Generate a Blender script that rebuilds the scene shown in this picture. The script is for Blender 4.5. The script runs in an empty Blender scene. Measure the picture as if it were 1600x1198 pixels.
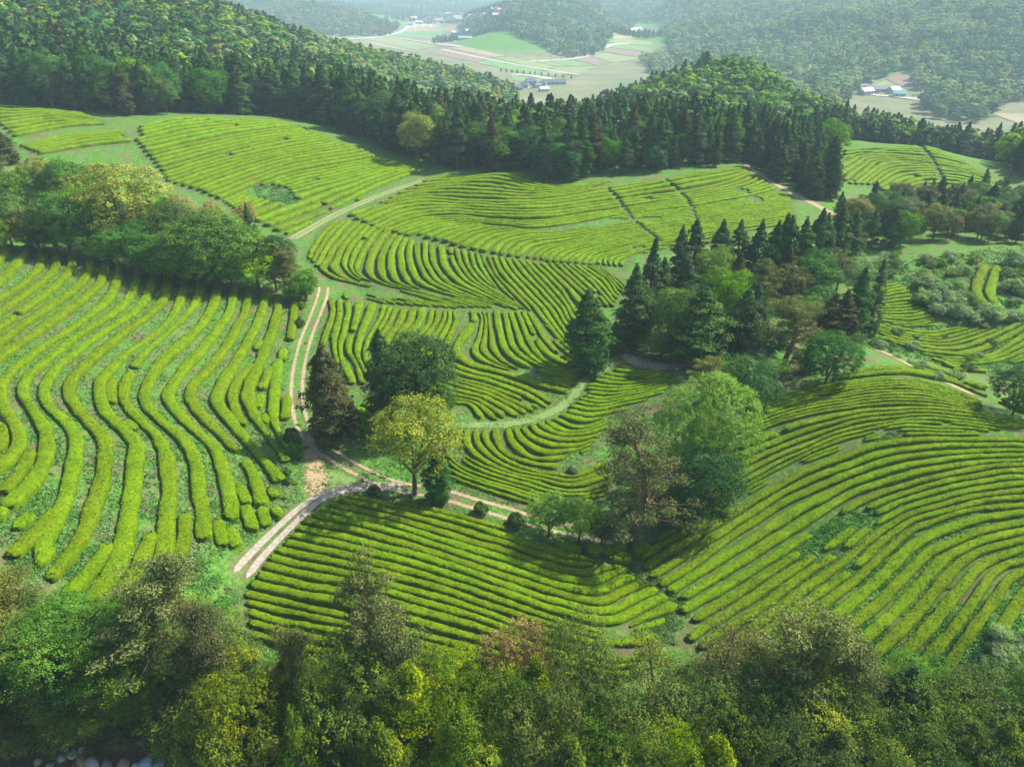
import bpy, math, random
import numpy as np
from mathutils import Vector
random.seed(7)
RNG = np.random.default_rng(7)
scene = bpy.context.scene
col = scene.collection
R = math.radians

# ------------------------------------------------------------------ camera, sky, sun, exposure
CAM_H, PITCH, FPX = 50.0, 27.0, 1232.0            # metres above the field, degrees down, focal length in photo pixels
cam_data = bpy.data.cameras.new('camera')
cam_data.sensor_width = 36.0
cam_data.lens = 36.0 * FPX / 1600.0
cam_data.clip_start, cam_data.clip_end = 0.5, 20000.0
cam = bpy.data.objects.new('camera', cam_data)
cam.location = (0, 0, CAM_H)
cam.rotation_euler = (R(90 - PITCH), 0, 0)
col.objects.link(cam)
scene.camera = cam

SUN_ELEV, SUN_AZ = 47.0, 67.0                       # azimuth measured clockwise from the viewing direction (+Y)
world = bpy.data.worlds.new('World'); scene.world = world; world.use_nodes = True
wn = world.node_tree
for n in list(wn.nodes): wn.nodes.remove(n)
sky = wn.nodes.new('ShaderNodeTexSky'); sky.sky_type = 'NISHITA'; sky.sun_disc = False
sky.sun_elevation = R(SUN_ELEV); sky.sun_rotation = R(SUN_AZ); sky.air_density = 1.2; sky.dust_density = 1.5
bg = wn.nodes.new('ShaderNodeBackground'); bg.inputs['Strength'].default_value = 0.11
wo = wn.nodes.new('ShaderNodeOutputWorld')
wn.links.new(sky.outputs[0], bg.inputs[0]); wn.links.new(bg.outputs[0], wo.inputs[0])

sun_data = bpy.data.lights.new('sun', 'SUN'); sun_data.energy = 5.0; sun_data.angle = R(0.6); sun_data.color = (1.0, 0.93, 0.80)
sun = bpy.data.objects.new('sun', sun_data); col.objects.link(sun)
sd = Vector((math.sin(R(SUN_AZ)) * math.cos(R(SUN_ELEV)), math.cos(R(SUN_AZ)) * math.cos(R(SUN_ELEV)), math.sin(R(SUN_ELEV))))
sun.rotation_euler = (-sd).to_track_quat('-Z', 'Y').to_euler()
sun.location = (60, 40, 120)
scene.view_settings.view_transform = 'Standard'; scene.view_settings.look = 'None'
scene.view_settings.exposure = 1.4; scene.view_settings.gamma = 1.0
scene.cycles.use_denoising = True
scene.cycles.max_bounces = 6; scene.cycles.diffuse_bounces = 3; scene.cycles.glossy_bounces = 1
scene.cycles.transmission_bounces = 3; scene.cycles.transparent_max_bounces = 8; scene.cycles.volume_bounces = 0

# ------------------------------------------------------------------ helpers
def tag(o, label=None, cat=None, group=None, kind=None):
    if label: o['label'] = label
    if cat: o['category'] = cat
    if group: o['group'] = group
    if kind: o['kind'] = kind
    return o
def link(name, data, parent=None, loc=None):
    o = bpy.data.objects.new(name, data); col.objects.link(o)
    if parent is not None: o.parent = parent
    if loc is not None: o.location = loc
    return o
def np_mesh(name, V, F, mats, smooth=True, attrs=None, mat_idx=None):
    """mesh from numpy vertices (n,3) and faces: (m,4) or (m,3) array, or a list of such arrays"""
    Fs = F if isinstance(F, list) else [F]
    Fs = [np.asarray(f, dtype=np.int32) for f in Fs if len(f)]
    me = bpy.data.meshes.new(name)
    V = np.asarray(V, dtype=np.float32)
    loops = np.concatenate([f.ravel() for f in Fs])
    sizes = np.concatenate([np.full(len(f), f.shape[1], dtype=np.int32) for f in Fs])
    starts = np.concatenate(([0], np.cumsum(sizes)[:-1])).astype(np.int32)
    me.vertices.add(len(V)); me.vertices.foreach_set('co', V.ravel())
    me.loops.add(len(loops)); me.loops.foreach_set('vertex_index', loops)
    me.polygons.add(len(sizes)); me.polygons.foreach_set('loop_start', starts); me.polygons.foreach_set('loop_total', sizes)
    me.polygons.foreach_set('use_smooth', np.full(len(sizes), smooth, dtype=bool))
    for m in (mats if isinstance(mats, (list, tuple)) else [mats]): me.materials.append(m)
    if mat_idx is not None: me.polygons.foreach_set('material_index', np.asarray(mat_idx, dtype=np.int32))
    for k, a in (attrs or {}).items():
        at_ = me.attributes.new(k, 'FLOAT', 'POINT'); at_.data.foreach_set('value', np.asarray(a, dtype=np.float32))
    me.update(); me.validate()
    return me
def merge(parts):
    """join [(V,F)] with quads"""
    Vs, Fs, o = [], [], 0
    for V, F in parts:
        Vs.append(V); Fs.append(np.asarray(F) + o); o += len(V)
    return np.concatenate(Vs), np.concatenate(Fs)
def unit(a): return a / np.maximum(np.linalg.norm(a, axis=-1, keepdims=True), 1e-9)

class NT:
    """small node-tree writer"""
    def __init__(s, name):
        s.m = bpy.data.materials.new(name); s.m.use_nodes = True; s.t = s.m.node_tree
        for n in list(s.t.nodes): s.t.nodes.remove(n)
        s.out = s.n('ShaderNodeOutputMaterial')
    def n(s, typ, **kw):
        nd = s.t.nodes.new(typ)
        for k, v in kw.items(): setattr(nd, k, v)
        return nd
    def set(s, sock, v):
        if hasattr(v, 'outputs'): v = v.outputs[0]
        if isinstance(v, bpy.types.NodeSocket): s.t.links.new(v, sock)
        else: sock.default_value = v
    def noise(s, scale, detail=3, rough=0.55, coord=None, dim='3D'):
        nd = s.n('ShaderNodeTexNoise', noise_dimensions=dim)
        nd.inputs['Scale'].default_value = scale; nd.inputs['Detail'].default_value = detail; nd.inputs['Roughness'].default_value = rough
        if coord is not None: s.set(nd.inputs['Vector'], coord)
        return nd.outputs[0]
    def ramp(s, fac, stops):
        nd = s.n('ShaderNodeValToRGB'); e = nd.color_ramp.elements
        e[0].position, e[0].color = stops[0][0], (*stops[0][1], 1) if len(stops[0][1]) == 3 else stops[0][1]
        e[1].position, e[1].color = stops[-1][0], (*stops[-1][1], 1)
        for p, c in stops[1:-1]:
            x = e.new(p); x.color = (*c, 1)
        s.set(nd.inputs[0], fac); return nd.outputs[0]
    def math(s, op, a, b=0.0, clamp=False):
        nd = s.n('ShaderNodeMath', operation=op, use_clamp=clamp); s.set(nd.inputs[0], a); s.set(nd.inputs[1], b); return nd.outputs[0]
    def mix(s, fac, a, b, blend='MIX'):
        nd = s.n('ShaderNodeMix', data_type='RGBA', blend_type=blend)
        s.set(nd.inputs[0], fac)
        s.set(nd.inputs[6], (*a, 1) if isinstance(a, tuple) and len(a) == 3 else a)
        s.set(nd.inputs[7], (*b, 1) if isinstance(b, tuple) and len(b) == 3 else b)
        return nd.outputs[2]
    def coord(s, which='Object'):
        return s.n('ShaderNodeTexCoord').outputs[which]
    def attr(s, name, typ='GEOMETRY'):
        return s.n('ShaderNodeAttribute', attribute_name=name, attribute_type=typ).outputs['Fac']
    def hsv(s, c, h, sat, v):
        nd = s.n('ShaderNodeHueSaturation'); s.set(nd.inputs['Hue'], h); s.set(nd.inputs['Saturation'], sat); s.set(nd.inputs['Value'], v); s.set(nd.inputs['Color'], c)
        return nd.outputs[0]
    def bump(s, h, strength, dist):
        nd = s.n('ShaderNodeBump'); nd.inputs['Strength'].default_value = strength; nd.inputs['Distance'].default_value = dist
        s.set(nd.inputs['Height'], h); return nd.outputs[0]
    def principled(s, colr, rough=0.7, spec=0.25, normal=None):
        b = s.n('ShaderNodeBsdfPrincipled'); s.set(b.inputs['Base Color'], (*colr, 1) if isinstance(colr, tuple) and len(colr) == 3 else colr)
        s.set(b.inputs['Roughness'], rough); s.set(b.inputs['Specular IOR Level'], spec)
        if normal is not None: s.set(b.inputs['Normal'], normal)
        return b.outputs[0]
    def done(s, shader, vol=None):
        s.set(s.out.inputs[0], shader); return s.m

# ------------------------------------------------------------------ the lie of the land
TP, CP, SP = math.tan(R(PITCH)), math.cos(R(PITCH)), math.sin(R(PITCH))
def ray(px, py):
    """a photo pixel as a bearing and a slope: (azimuth, tan of the angle below horizontal)"""
    a = (np.asarray(px, float) - 800) / FPX; b = (599 - np.asarray(py, float)) / FPX
    dx, dy, dz = a, CP + b * SP, -SP + b * CP
    return np.arctan2(dx, dy), -dz / np.hypot(dx, dy)
NEAR = [  # surveyed spots (photo pixel, height in m)
 (420,900,0),(450,800,1),(640,770,.5),(800,830,-1),(1000,900,-2.6),(700,950,-.2),(500,1000,.3),(1000,1000,-2.2),(900,850,-2),
 (100,1198,-7),(500,1198,-7),(900,1198,-7),(1300,1198,-6),(1550,1198,-5),(500,1080,-1.5),(900,1100,-3),(1300,1080,-1.5),(1550,1050,1),(150,1080,0),
 (0,600,10),(0,800,9),(0,450,10),(150,700,7),(200,500,7.5),(300,850,3),(450,700,2),(450,500,3.3),(100,930,5),(200,400,7.5),(400,450,4.8),(30,1000,4),
 (480,600,2.3),(490,470,3.3),(600,740,1),(100,300,10),(300,350,7.5),
 (270,195,16),(450,195,13.5),(300,290,9),(500,260,9.5),(500,340,5.5),(650,270,7),(60,215,16),(0,170,19),(400,330,7),
 (600,600,2.6),(600,500,3.8),(800,490,3.2),(560,452,2.4),(800,455,2.2),(560,400,4),(560,355,5.2),(800,400,4.6),(740,310,6),(740,275,7.2),(950,410,3.6),
 (1000,300,5.8),(1130,262,7),(1200,300,4.5),(900,500,2),(800,600,1.5),(900,600,1),(1000,560,1.5),
 (720,700,1.6),(900,760,-1),(950,690,-.5),(1050,600,1.5),(820,680,.8),
 (1060,850,-1.6),(1200,760,1),(1200,640,3.6),(1300,602,5.2),(1400,582,5.8),(1400,680,5),(1500,615,4.9),(1590,652,4.9),(1550,760,4.3),(1400,800,2.5),
 (1300,900,0),(1450,950,1.6),(1590,880,3.5),(1150,920,-2),
 (1450,530,-2),(1560,550,-2.2),(1420,470,0),(1550,450,1.5),(1450,410,3),(1580,400,3),(1500,585,-1),
 (1100,500,1.8),(1200,560,2.6),(1250,450,1.2),(1400,380,2.5),(1250,330,3),(1550,340,0),
 (1300,265,1),(1440,232,3),(1560,295,-1),(1400,310,-.5)]
FAR = [  # (photo column, distance north of the camera, height)
 (800,15,-8),(0,22,-6),(1600,22,-5),(-300,60,8),(-300,140,13),(1900,60,3),(1900,140,0),(-300,30,0),(1900,30,-4),
 (0,300,26),(0,400,46),(0,560,62),(150,300,21),(150,400,38),(150,540,50),(300,300,13),(300,420,30),(300,530,33),(400,430,21),(480,430,11),(560,420,3),
 (-300,250,30),(-300,450,60),(-300,800,60),(350,760,-28),(0,950,20),(0,1500,0),(200,1200,-20),
 (650,285,4),(650,340,-4),(650,430,-22),(700,510,-26),(850,255,5),(850,320,-4),(850,420,-26),(850,560,-44),
 (540,610,3),(600,600,-5),(650,600,-9),(700,620,-15),(760,640,-23),(795,690,-36),(600,820,-42),(700,800,-46),(520,760,-20),
 (700,1000,-48),(850,880,-48),(1000,780,-48),(900,1000,-48),(950,1100,-48),(650,1500,-48),(560,1300,-47),(800,2200,-46),(650,2300,-46),(1050,950,-47),
 (1100,255,6),(1100,295,-5),(1150,430,7),(1050,420,0),(950,430,-11),(1235,420,-8),(1100,550,-36),(1200,560,-42),
 (1250,255,2),(1250,300,-3),(1400,300,-4),(1550,275,-5),(1400,400,-26),(1550,400,-34),(1550,620,-48),(1580,680,-48),(1350,560,-46),
 (1500,780,-44),(1450,900,-32),(1300,1100,-22),(1500,1100,2),(1300,1500,14),(1500,1500,42),(1600,1250,36),(1150,1500,-8),(1100,1900,22),(1250,820,-44),(1380,860,-44),
 (1900,270,0),(1900,500,-20),(1900,800,-20),(1900,1300,40),(1900,2500,60),
 (880,1190,-48),(850,1350,-25),(850,1600,2),(900,1500,-4),(900,1850,18),(800,1900,10),(750,1650,-44),(940,1350,-40),
 (980,1300,-48),(990,1600,-47),(1000,1850,-44),(1060,1500,-32),(1000,2300,-10),(1000,2800,25),(1020,1200,-46),
 (500,1950,-8),(450,2000,2),(560,1950,-34),(420,1700,-32),(620,1850,-47),(540,1640,-47),(300,2200,10),
 (600,3300,-20),(750,3400,-12),(880,3000,-10),(600,4500,30),(800,4500,40),(1000,4500,60),(300,4500,40),(1400,4500,80),(100,3000,30)]
def _ctrl():
    out = []
    for px, py, z in NEAR:
        az, t = ray(px, py); r = (CAM_H - z) / t; out.append((float(az), math.log(float(r)), z))
    for px, Y, z in FAR:
        x = (px - 800) / FPX * (Y * CP + (CAM_H - z) * SP); out.append((math.atan2(x, Y), math.log(math.hypot(x, Y)), z))
    return np.array(out)
_C = _ctrl(); _KU = 1.5
def _tps(d2): return np.where(d2 > 1e-12, 0.5 * d2 * np.log(np.maximum(d2, 1e-12)), 0.0)
_P = np.c_[_C[:, 0] * _KU, _C[:, 1]]
_n = len(_P)
_D2 = ((_P[:, None] - _P[None]) ** 2).sum(-1)
_A = np.zeros((_n + 3, _n + 3)); _A[:_n, :_n] = _tps(_D2) + np.eye(_n) * 2e-4
_A[:_n, _n] = 1; _A[:_n, _n + 1:] = _P; _A[_n, :_n] = 1; _A[_n + 1:, :_n] = _P.T
_W = np.linalg.solve(_A, np.r_[_C[:, 2], 0, 0, 0])
AZ = np.concatenate([np.radians(np.linspace(-110, -43, 24)), np.radians(np.linspace(-42, 42, 320)), np.radians(np.linspace(43, 110, 24))])
LR = np.linspace(math.log(10), math.log(6500), 410)
def _eval(u, v):
    d2 = ((u[:, None] - _P[None, :, 0]) ** 2 + (v[:, None] - _P[None, :, 1]) ** 2)
    return _tps(d2) @ _W[:_n] + _W[_n] + u * _W[_n + 1] + v * _W[_n + 2]
_cu = np.clip(AZ, R(-44), R(44)) * _KU
ZG = np.stack([_eval(_cu, np.full(len(AZ), v)) for v in LR])          # (NR, NA)
_gx = np.exp(LR)[:, None] * np.sin(AZ)[None]; _gy = np.exp(LR)[:, None] * np.cos(AZ)[None]
ZG += 0.10 * np.sin(_gx * .41 + .6 * np.sin(_gy * .23)) * np.cos(_gy * .37 + 1.3) + 0.05 * np.sin(_gx * .93 + 2) * np.sin(_gy * .81)
_fold = np.clip((np.exp(LR)[:, None] - 640) / 300, 0, 1) * np.clip((ZG + 42) / 30, 0, 1)      # folds and gullies of the far hillsides
ZG += _fold * (16 * np.sin(_gx / 62 + .9 * np.sin(_gy / 95)) * np.cos(_gy / 170 + .5 * np.sin(_gx / 130)) + 6 * np.sin(_gx / 27 + np.sin(_gy / 40)) * np.sin(_gy / 58))
ZG = np.clip(ZG, -60, 130)
def H(x, y):
    x = np.asarray(x, float); y = np.asarray(y, float)
    fi = np.interp(np.log(np.maximum(np.hypot(x, y), 10.01)), LR, np.arange(len(LR))); fj = np.interp(np.arctan2(x, y), AZ, np.arange(len(AZ)))
    i = np.clip(fi.astype(int), 0, len(LR) - 2); j = np.clip(fj.astype(int), 0, len(AZ) - 2); a = fi - i; b = fj - j
    return (ZG[i, j] * (1 - a) * (1 - b) + ZG[i + 1, j] * a * (1 - b) + ZG[i, j + 1] * (1 - a) * b + ZG[i + 1, j + 1] * a * b)
_rr = np.exp(LR)
def ground(px, py):
    """where the sight line through a photo pixel meets the land: (n,2) x,y in metres"""
    px = np.atleast_1d(np.asarray(px, float)); py = np.atleast_1d(np.asarray(py, float))
    az, t = ray(px, py)
    fj = np.interp(az, AZ, np.arange(len(AZ))); j = np.clip(fj.astype(int), 0, len(AZ) - 2); b = fj - j
    prof = ZG[:, j] * (1 - b) + ZG[:, j + 1] * b                         # (NR, n)
    d = prof - (CAM_H - _rr[:, None] * t[None])
    hit = d > 0; hit[-1] = True; hit[:45] = False
    k = hit.argmax(0); k = np.maximum(k, 1); n = np.arange(len(px))
    d0, d1 = d[k - 1, n], d[k, n]; f = np.clip(np.where(np.abs(d1 - d0) > 1e-9, -d0 / (d1 - d0), 1), 0, 1)
    r = _rr[k - 1] * (1 - f) + _rr[k] * f
    return np.c_[r * np.sin(az), r * np.cos(az)]
def G1(px, py):
    p = ground(px, py)[0]; return p[0], p[1], float(H(p[0], p[1]))
def column_at(px, Y):
    """x for a photo column at distance Y, on the ground"""
    x = (px - 800) / FPX * Y
    for _ in range(4): x = (px - 800) / FPX * (Y * CP + (CAM_H - float(H(x, Y))) * SP)
    return x
def pixel_of(x, y, z):
    d = y * CP + (CAM_H - z) * SP; u = y * SP - (CAM_H - z) * CP
    return 800 + FPX * x / d, 599 - FPX * u / d
# ------------------------------------------------------------------ ground
def mat_ground():
    t = NT('grassland'); c = t.coord()
    n1 = t.noise(.35, 5, .6, c); n2 = t.noise(2.2, 4, .65, c); n3 = t.noise(9, 3, .6, c)
    g = t.ramp(n2, [(.32, (.020, .075, .010)), (.5, (.050, .140, .018)), (.66, (.100, .195, .030)), (.80, (.14, .185, .045))])
    soil = t.ramp(n3, [(.3, (.065, .050, .030)), (.7, (.150, .115, .072))])
    f = t.math('ADD', t.math('MULTIPLY', n1, .55), t.math('MULTIPLY', n3, .45))
    s = t.ramp(f, [(.51, (0, 0, 0)), (.58, (1, 1, 1))])
    s = t.math('MULTIPLY', s, t.attr('tilled'))
    cc = t.mix(s, g, soil)
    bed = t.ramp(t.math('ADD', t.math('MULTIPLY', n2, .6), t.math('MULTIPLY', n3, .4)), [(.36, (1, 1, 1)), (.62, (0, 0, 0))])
    under = t.ramp(n3, [(.3, (.022, .038, .010)), (.7, (.070, .070, .028))])  # hedge-row earth, coloured darker to stand for shade in the gaps
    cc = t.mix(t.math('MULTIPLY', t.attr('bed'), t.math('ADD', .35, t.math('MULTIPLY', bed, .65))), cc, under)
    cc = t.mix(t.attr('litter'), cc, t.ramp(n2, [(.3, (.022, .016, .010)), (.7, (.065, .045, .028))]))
    dry = t.ramp(t.noise(.02, 4, .6, c), [(.35, (.085, .115, .05)), (.65, (.15, .145, .085))])
    cc = t.mix(t.attr('valley'), cc, dry)
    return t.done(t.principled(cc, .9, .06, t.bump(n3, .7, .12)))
M_GROUND = mat_ground()

# ------------------------------------------------------------------ curves on the ground
def catmull(P, n):
    P = np.asarray(P, float)
    if len(P) == 2: return P[0] + (P[1] - P[0]) * np.linspace(0, 1, n)[:, None]
    Q = np.vstack([2 * P[0] - P[1], P, 2 * P[-1] - P[-2]])
    s = np.r_[0, np.cumsum(np.sqrt(np.linalg.norm(np.diff(P, axis=0), axis=1)))]; s = s / s[-1] * (len(P) - 1) * 0 + np.arange(len(P))
    u = np.linspace(0, len(P) - 1, n); k = np.minimum(u.astype(int), len(P) - 2); t = (u - k)[:, None]
    a, b, c, d = Q[k], Q[k + 1], Q[k + 2], Q[k + 3]
    return .5 * ((2 * b) + (c - a) * t + (2 * a - 5 * b + 4 * c - d) * t ** 2 + (3 * b - a - 3 * c + d) * t ** 3)
def resample(P, n=None, ds=None):
    L = np.r_[0, np.cumsum(np.linalg.norm(np.diff(P, axis=0), axis=1))]
    if n is None: n = max(2, int(L[-1] / ds) + 1)
    s = np.linspace(0, L[-1], n)
    return np.c_[np.interp(s, L, P[:, 0]), np.interp(s, L, P[:, 1])]
def smooth(P, k=2):
    for _ in range(k):
        Q = P.copy(); Q[1:-1] = .25 * P[:-2] + .5 * P[1:-1] + .25 * P[2:]; P = Q
    return P
def on_land(poly, n=160):
    q = catmull(poly, n); return smooth(ground(q[:, 0], q[:, 1]), 3)
def normals2(P):
    t = np.gradient(P, axis=0); t = unit(t); return np.c_[-t[:, 1], t[:, 0]], t
def dist_to(P, Q):
    """distance of every point of P to polyline Q (dense samples)"""
    out = np.empty(len(P))
    for k in range(0, len(P), 2000):
        out[k:k + 2000] = np.sqrt(((P[k:k + 2000, None] - Q[None]) ** 2).sum(-1)).min(1)
    return out
def vnoise(x, y, s, seed=0):
    """cheap smooth value noise"""
    x = np.asarray(x) / s; y = np.asarray(y) / s
    i = np.floor(x).astype(np.int64); j = np.floor(y).astype(np.int64); a = x - i; b = y - j
    a = a * a * (3 - 2 * a); b = b * b * (3 - 2 * b)
    def h(i, j):
        n = (i * 374761393 + j * 668265263 + seed * 1442695041) & 0x7fffffff; n = ((n ^ (n >> 13)) * 1274126177) & 0x7fffffff
        return ((n ^ (n >> 16)) & 0xffff) / 65535.0
    return (h(i, j) * (1 - a) + h(i + 1, j) * a) * (1 - b) + (h(i, j + 1) * (1 - a) + h(i + 1, j + 1) * a) * b

# ------------------------------------------------------------------ tracks and paths
TRACKS = {
 'main':  [(506,445),(504,462),(494,490),(478,530),(467,575),(464,620),(472,662),(488,688),(520,712),(566,738),(620,760),(690,772),(750,790),(800,804),(860,822),(940,838),(985,846)],
 'conc':  [(372,905),(392,878),(430,838),(470,800),(500,778),(545,764),(600,760),(640,762)],
 'upper': [(452,376),(480,360),(520,338),(570,315),(620,296),(668,279)],
 'mid':   [(700,668),(730,664),(780,664),(830,656),(870,640),(895,620),(908,600),(925,585),(950,575),(975,562)],
 'wood':  [(972,548),(985,560),(1010,570),(1050,572),(1090,568),(1140,585),(1190,602),(1222,588),(1245,572),(1268,552)],
 'lane':  [(1162,255),(1185,270),(1215,290),(1250,308),(1285,326),(1310,340)],
 'vale':  [(1350,540),(1385,552),(1430,575),(1480,598),(1530,622)],
}
TRK = {k: resample(on_land(v), ds=.5) for k, v in TRACKS.items()}
def mat_path(name, c1, c2, keep, scale=3.0, green=(.07, .13, .03), rag=1.5):
    t = NT(name); c = t.coord()
    n = t.noise(scale, 5, .6, c); n2 = t.noise(.8, 3, .6, c); e = t.attr('edge')
    cc = t.ramp(n, [(.3, c1), (.7, c2)])
    gr = t.ramp(t.math('ADD', t.math('MULTIPLY', n2, .7), t.math('MULTIPLY', n, .3)), [(.55, (0, 0, 0)), (.66, (1, 1, 1))])
    cc = t.mix(t.math('MULTIPLY', gr, .55), cc, green)
    a = t.math('ADD', e, t.math('MULTIPLY', t.math('SUBTRACT', t.noise(3.5, 4, .6, c), .5), rag))
    a = t.ramp(a, [(keep, (0, 0, 0)), (keep + .16, (1, 1, 1))])
    mx = t.n('ShaderNodeMixShader'); tr = t.n('ShaderNodeBsdfTransparent')
    t.set(mx.inputs[0], a); t.set(mx.inputs[1], tr); t.set(mx.inputs[2], t.principled(cc, .95, .08, t.bump(n, .5, .05)))
    return t.done(mx)
M_DIRT = mat_path('rutted_earth', (.165, .135, .080), (.28, .23, .145), .34)
M_CONC = mat_path('worn_concrete', (.165, .145, .115), (.28, .25, .21), .16, rag=.55)
M_STRAW = mat_path('trodden_grass', (.065, .135, .030), (.14, .19, .06), .30)
M_BARE = mat_path('bare_earth', (.19, .15, .075), (.30, .23, .13), .42, 1.6, (.12, .17, .04))
def ribbon(P, half, off=0.0, lift=.05, cross=7):
    """a strip of ground: half = half width (m) or array; edge attribute is 1 in the middle, 0 at the rim"""
    N, _ = normals2(P); half = np.broadcast_to(half, len(P))
    s = np.linspace(-1, 1, cross)
    XY = P[:, None] + N[:, None] * (off + s[None, :, None] * half[:, None, None])
    Z = H(XY[..., 0], XY[..., 1]) + lift
    V = np.dstack([XY, Z]).reshape(-1, 3)
    i = np.arange(len(P) - 1)[:, None] * cross + np.arange(cross - 1)[None]
    F = np.stack([i, i + 1, i + cross + 1, i + cross], -1).reshape(-1, 4)
    e = np.tile(1 - np.abs(s), len(P))
    tip = np.clip(np.minimum(np.arange(len(P)), len(P) - 1 - np.arange(len(P))) / 4.0, 0, 1)
    return V, F, e * np.repeat(tip, cross)
def path_obj(name, strips, mat):
    V, F, E, o = [], [], [], 0
    for v, f, e in strips: V.append(v); F.append(f + o); E.append(e); o += len(v)
    return tag(link(name, np_mesh(name, np.concatenate(V), np.concatenate(F), mat, attrs={'edge': np.concatenate(E)})), kind='structure')
def two_ruts(name, P, gauge, rut, mat):
    w = 1 + .25 * (vnoise(P[:, 0], P[:, 1], 3.0, 4) - .5)
    return path_obj(name, [ribbon(P, rut * w, gauge), ribbon(P, rut * w, -gauge)], mat)
two_ruts('dirt_track', TRK['main'], .72, .42, M_DIRT)
_c = TRK['conc']; _f = np.linspace(0, 1, len(_c)); _g = np.interp(_f, [0, .45, .62, 1], [.58, .52, .34, .34])
_n = normals2(_c)[0] * _g[:, None]
path_obj('concrete_track', [ribbon(_c + _n, .45), ribbon(_c - _n, .45)], M_CONC)
path_obj('upper_track', [ribbon(TRK['upper'], 1.5, lift=.03)], M_STRAW); two_ruts('upper_ruts', TRK['upper'], .7, .30, M_DIRT)
path_obj('grass_path', [ribbon(TRK['mid'], 1.05)], M_STRAW)
path_obj('woodland_track', [ribbon(TRK['wood'], 1.9)], M_DIRT)
path_obj('field_lane', [ribbon(TRK['lane'], 2.2)], M_DIRT)
path_obj('valley_footpath', [ribbon(TRK['vale'], 1.0)], M_DIRT)
path_obj('bare_junction', [ribbon(resample(on_land([(478,672),(486,700),(492,730),(494,760),(488,790)]), ds=.5), np.interp(np.linspace(0, 1, len(resample(on_land([(478,672),(486,700),(492,730),(494,760),(488,790)]), ds=.5))), [0, .5, 1], [1.2, 2.2, 2.0]), lift=.03)], M_BARE)
path_obj('grassy_verge', [ribbon(resample(on_land([(500,735),(540,755),(575,750)]), ds=.5), 2.2, lift=.025)], M_STRAW)
# ------------------------------------------------------------------ tea hedges
def mat_tea():
    t = NT('tea_leaves'); c = t.coord()
    n1 = t.noise(8.5, 3, .75, c); n2 = t.noise(.5, 4, .6, c); n3 = t.noise(4.5, 3, .6, c)
    tone = t.math('ADD', t.math('MULTIPLY', n1, .45), t.math('MULTIPLY', t.attr('tone'), .55))
    tone = t.math('ADD', tone, t.math('MULTIPLY', t.math('SUBTRACT', t.noise(3.2, 3, .65, c), .5), .55))
    g = t.ramp(tone, [(.28, (.034, .080, .002)), (.48, (.108, .196, .002)), (.70, (.210, .315, .005))])
    br = t.ramp(t.math('ADD', t.math('MULTIPLY', n2, .6), t.math('MULTIPLY', n3, .4)), [(.46, (0, 0, 0)), (.66, (1, 1, 1))])
    cc = t.mix(t.math('MULTIPLY', br, .30), g, (.14, .175, .005))
    oi = t.n('ShaderNodeObjectInfo').outputs['Random']
    cc = t.hsv(cc, t.math('ADD', .492, t.math('MULTIPLY', oi, .016)), 1.0, t.math('ADD', .88, t.math('MULTIPLY', oi, .24)))
    h = t.math('ADD', t.math('MULTIPLY', n1, .6), t.math('MULTIPLY', t.noise(20, 2, .6, c), .4))
    p = t.principled(cc, .65, .04, t.bump(h, 1.0, .22))
    tr = t.n('ShaderNodeBsdfTranslucent'); t.set(tr.inputs[0], cc)
    mx = t.n('ShaderNodeMixShader'); mx.inputs[0].default_value = .16; t.set(mx.inputs[1], p); t.set(mx.inputs[2], tr)
    return t.done(mx)
M_TEA = mat_tea()
ORD = ['zeroth','first','second','third','fourth','fifth','sixth','seventh','eighth','ninth','tenth','eleventh','twelfth','thirteenth','fourteenth','fifteenth','sixteenth','seventeenth','eighteenth','nineteenth']
TENS = {2:('twentieth','twenty'),3:('thirtieth','thirty'),4:('fortieth','forty'),5:('fiftieth','fifty'),6:('sixtieth','sixty'),7:('seventieth','seventy'),8:('eightieth','eighty'),9:('ninetieth','ninety')}
def nth(n):
    if n < 20: return ORD[n]
    return TENS[n // 10][0] if n % 10 == 0 else TENS[n // 10][1] + '-' + ORD[n % 10]

CUTS = [TRK['main'], TRK['conc'], TRK['upper'], TRK['wood'], TRK['mid'], TRK['lane']]
CUT_W = [1.6, 1.35, 1.5, 2.2, 1.1, 2.2]
for line, w in [([(940,290),(962,310),(985,340),(1005,360),(1030,378)], .3), ([(1032,272),(1045,290),(1065,305),(1080,325),(1085,345)], .3),
                ([(545,342),(580,356),(615,366),(645,374)], .25), ([(648,370),(700,384),(760,398),(830,408),(900,414),(985,420)], .3),
                ([(500,462),(560,474),(640,482),(720,486),(800,487),(830,488)], .4),
                ([(978,880),(1003,903),(1020,915),(1035,925),(1062,945)], .5), ([(505,322),(515,333)], .5),
                ([(1438,231),(1455,252),(1465,272),(1472,290)], .5)]:
    CUTS.append(resample(on_land(line, 60), ds=.25)); CUT_W.append(w)
GAPS = [(420,302,4.6),(440,312,3),(1285,826,1.3),(1325,700,.8),(1378,677,.8),(1400,680,.7),(1345,812,1.5),(1300,812,1.2),(1265,860,1.2),(1175,620,1.5),(930,312,1.0),
        (1160,300,1.6),(1180,312,1.8),(650,380,.8),(205,214,2.4),(700,245,1.0),(335,820,.5),(880,735,.9),(905,720,1.3),(1060,975,1.4)]
GAPW = [(*ground(a, b)[0], r) for a, b, r in GAPS]

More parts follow.
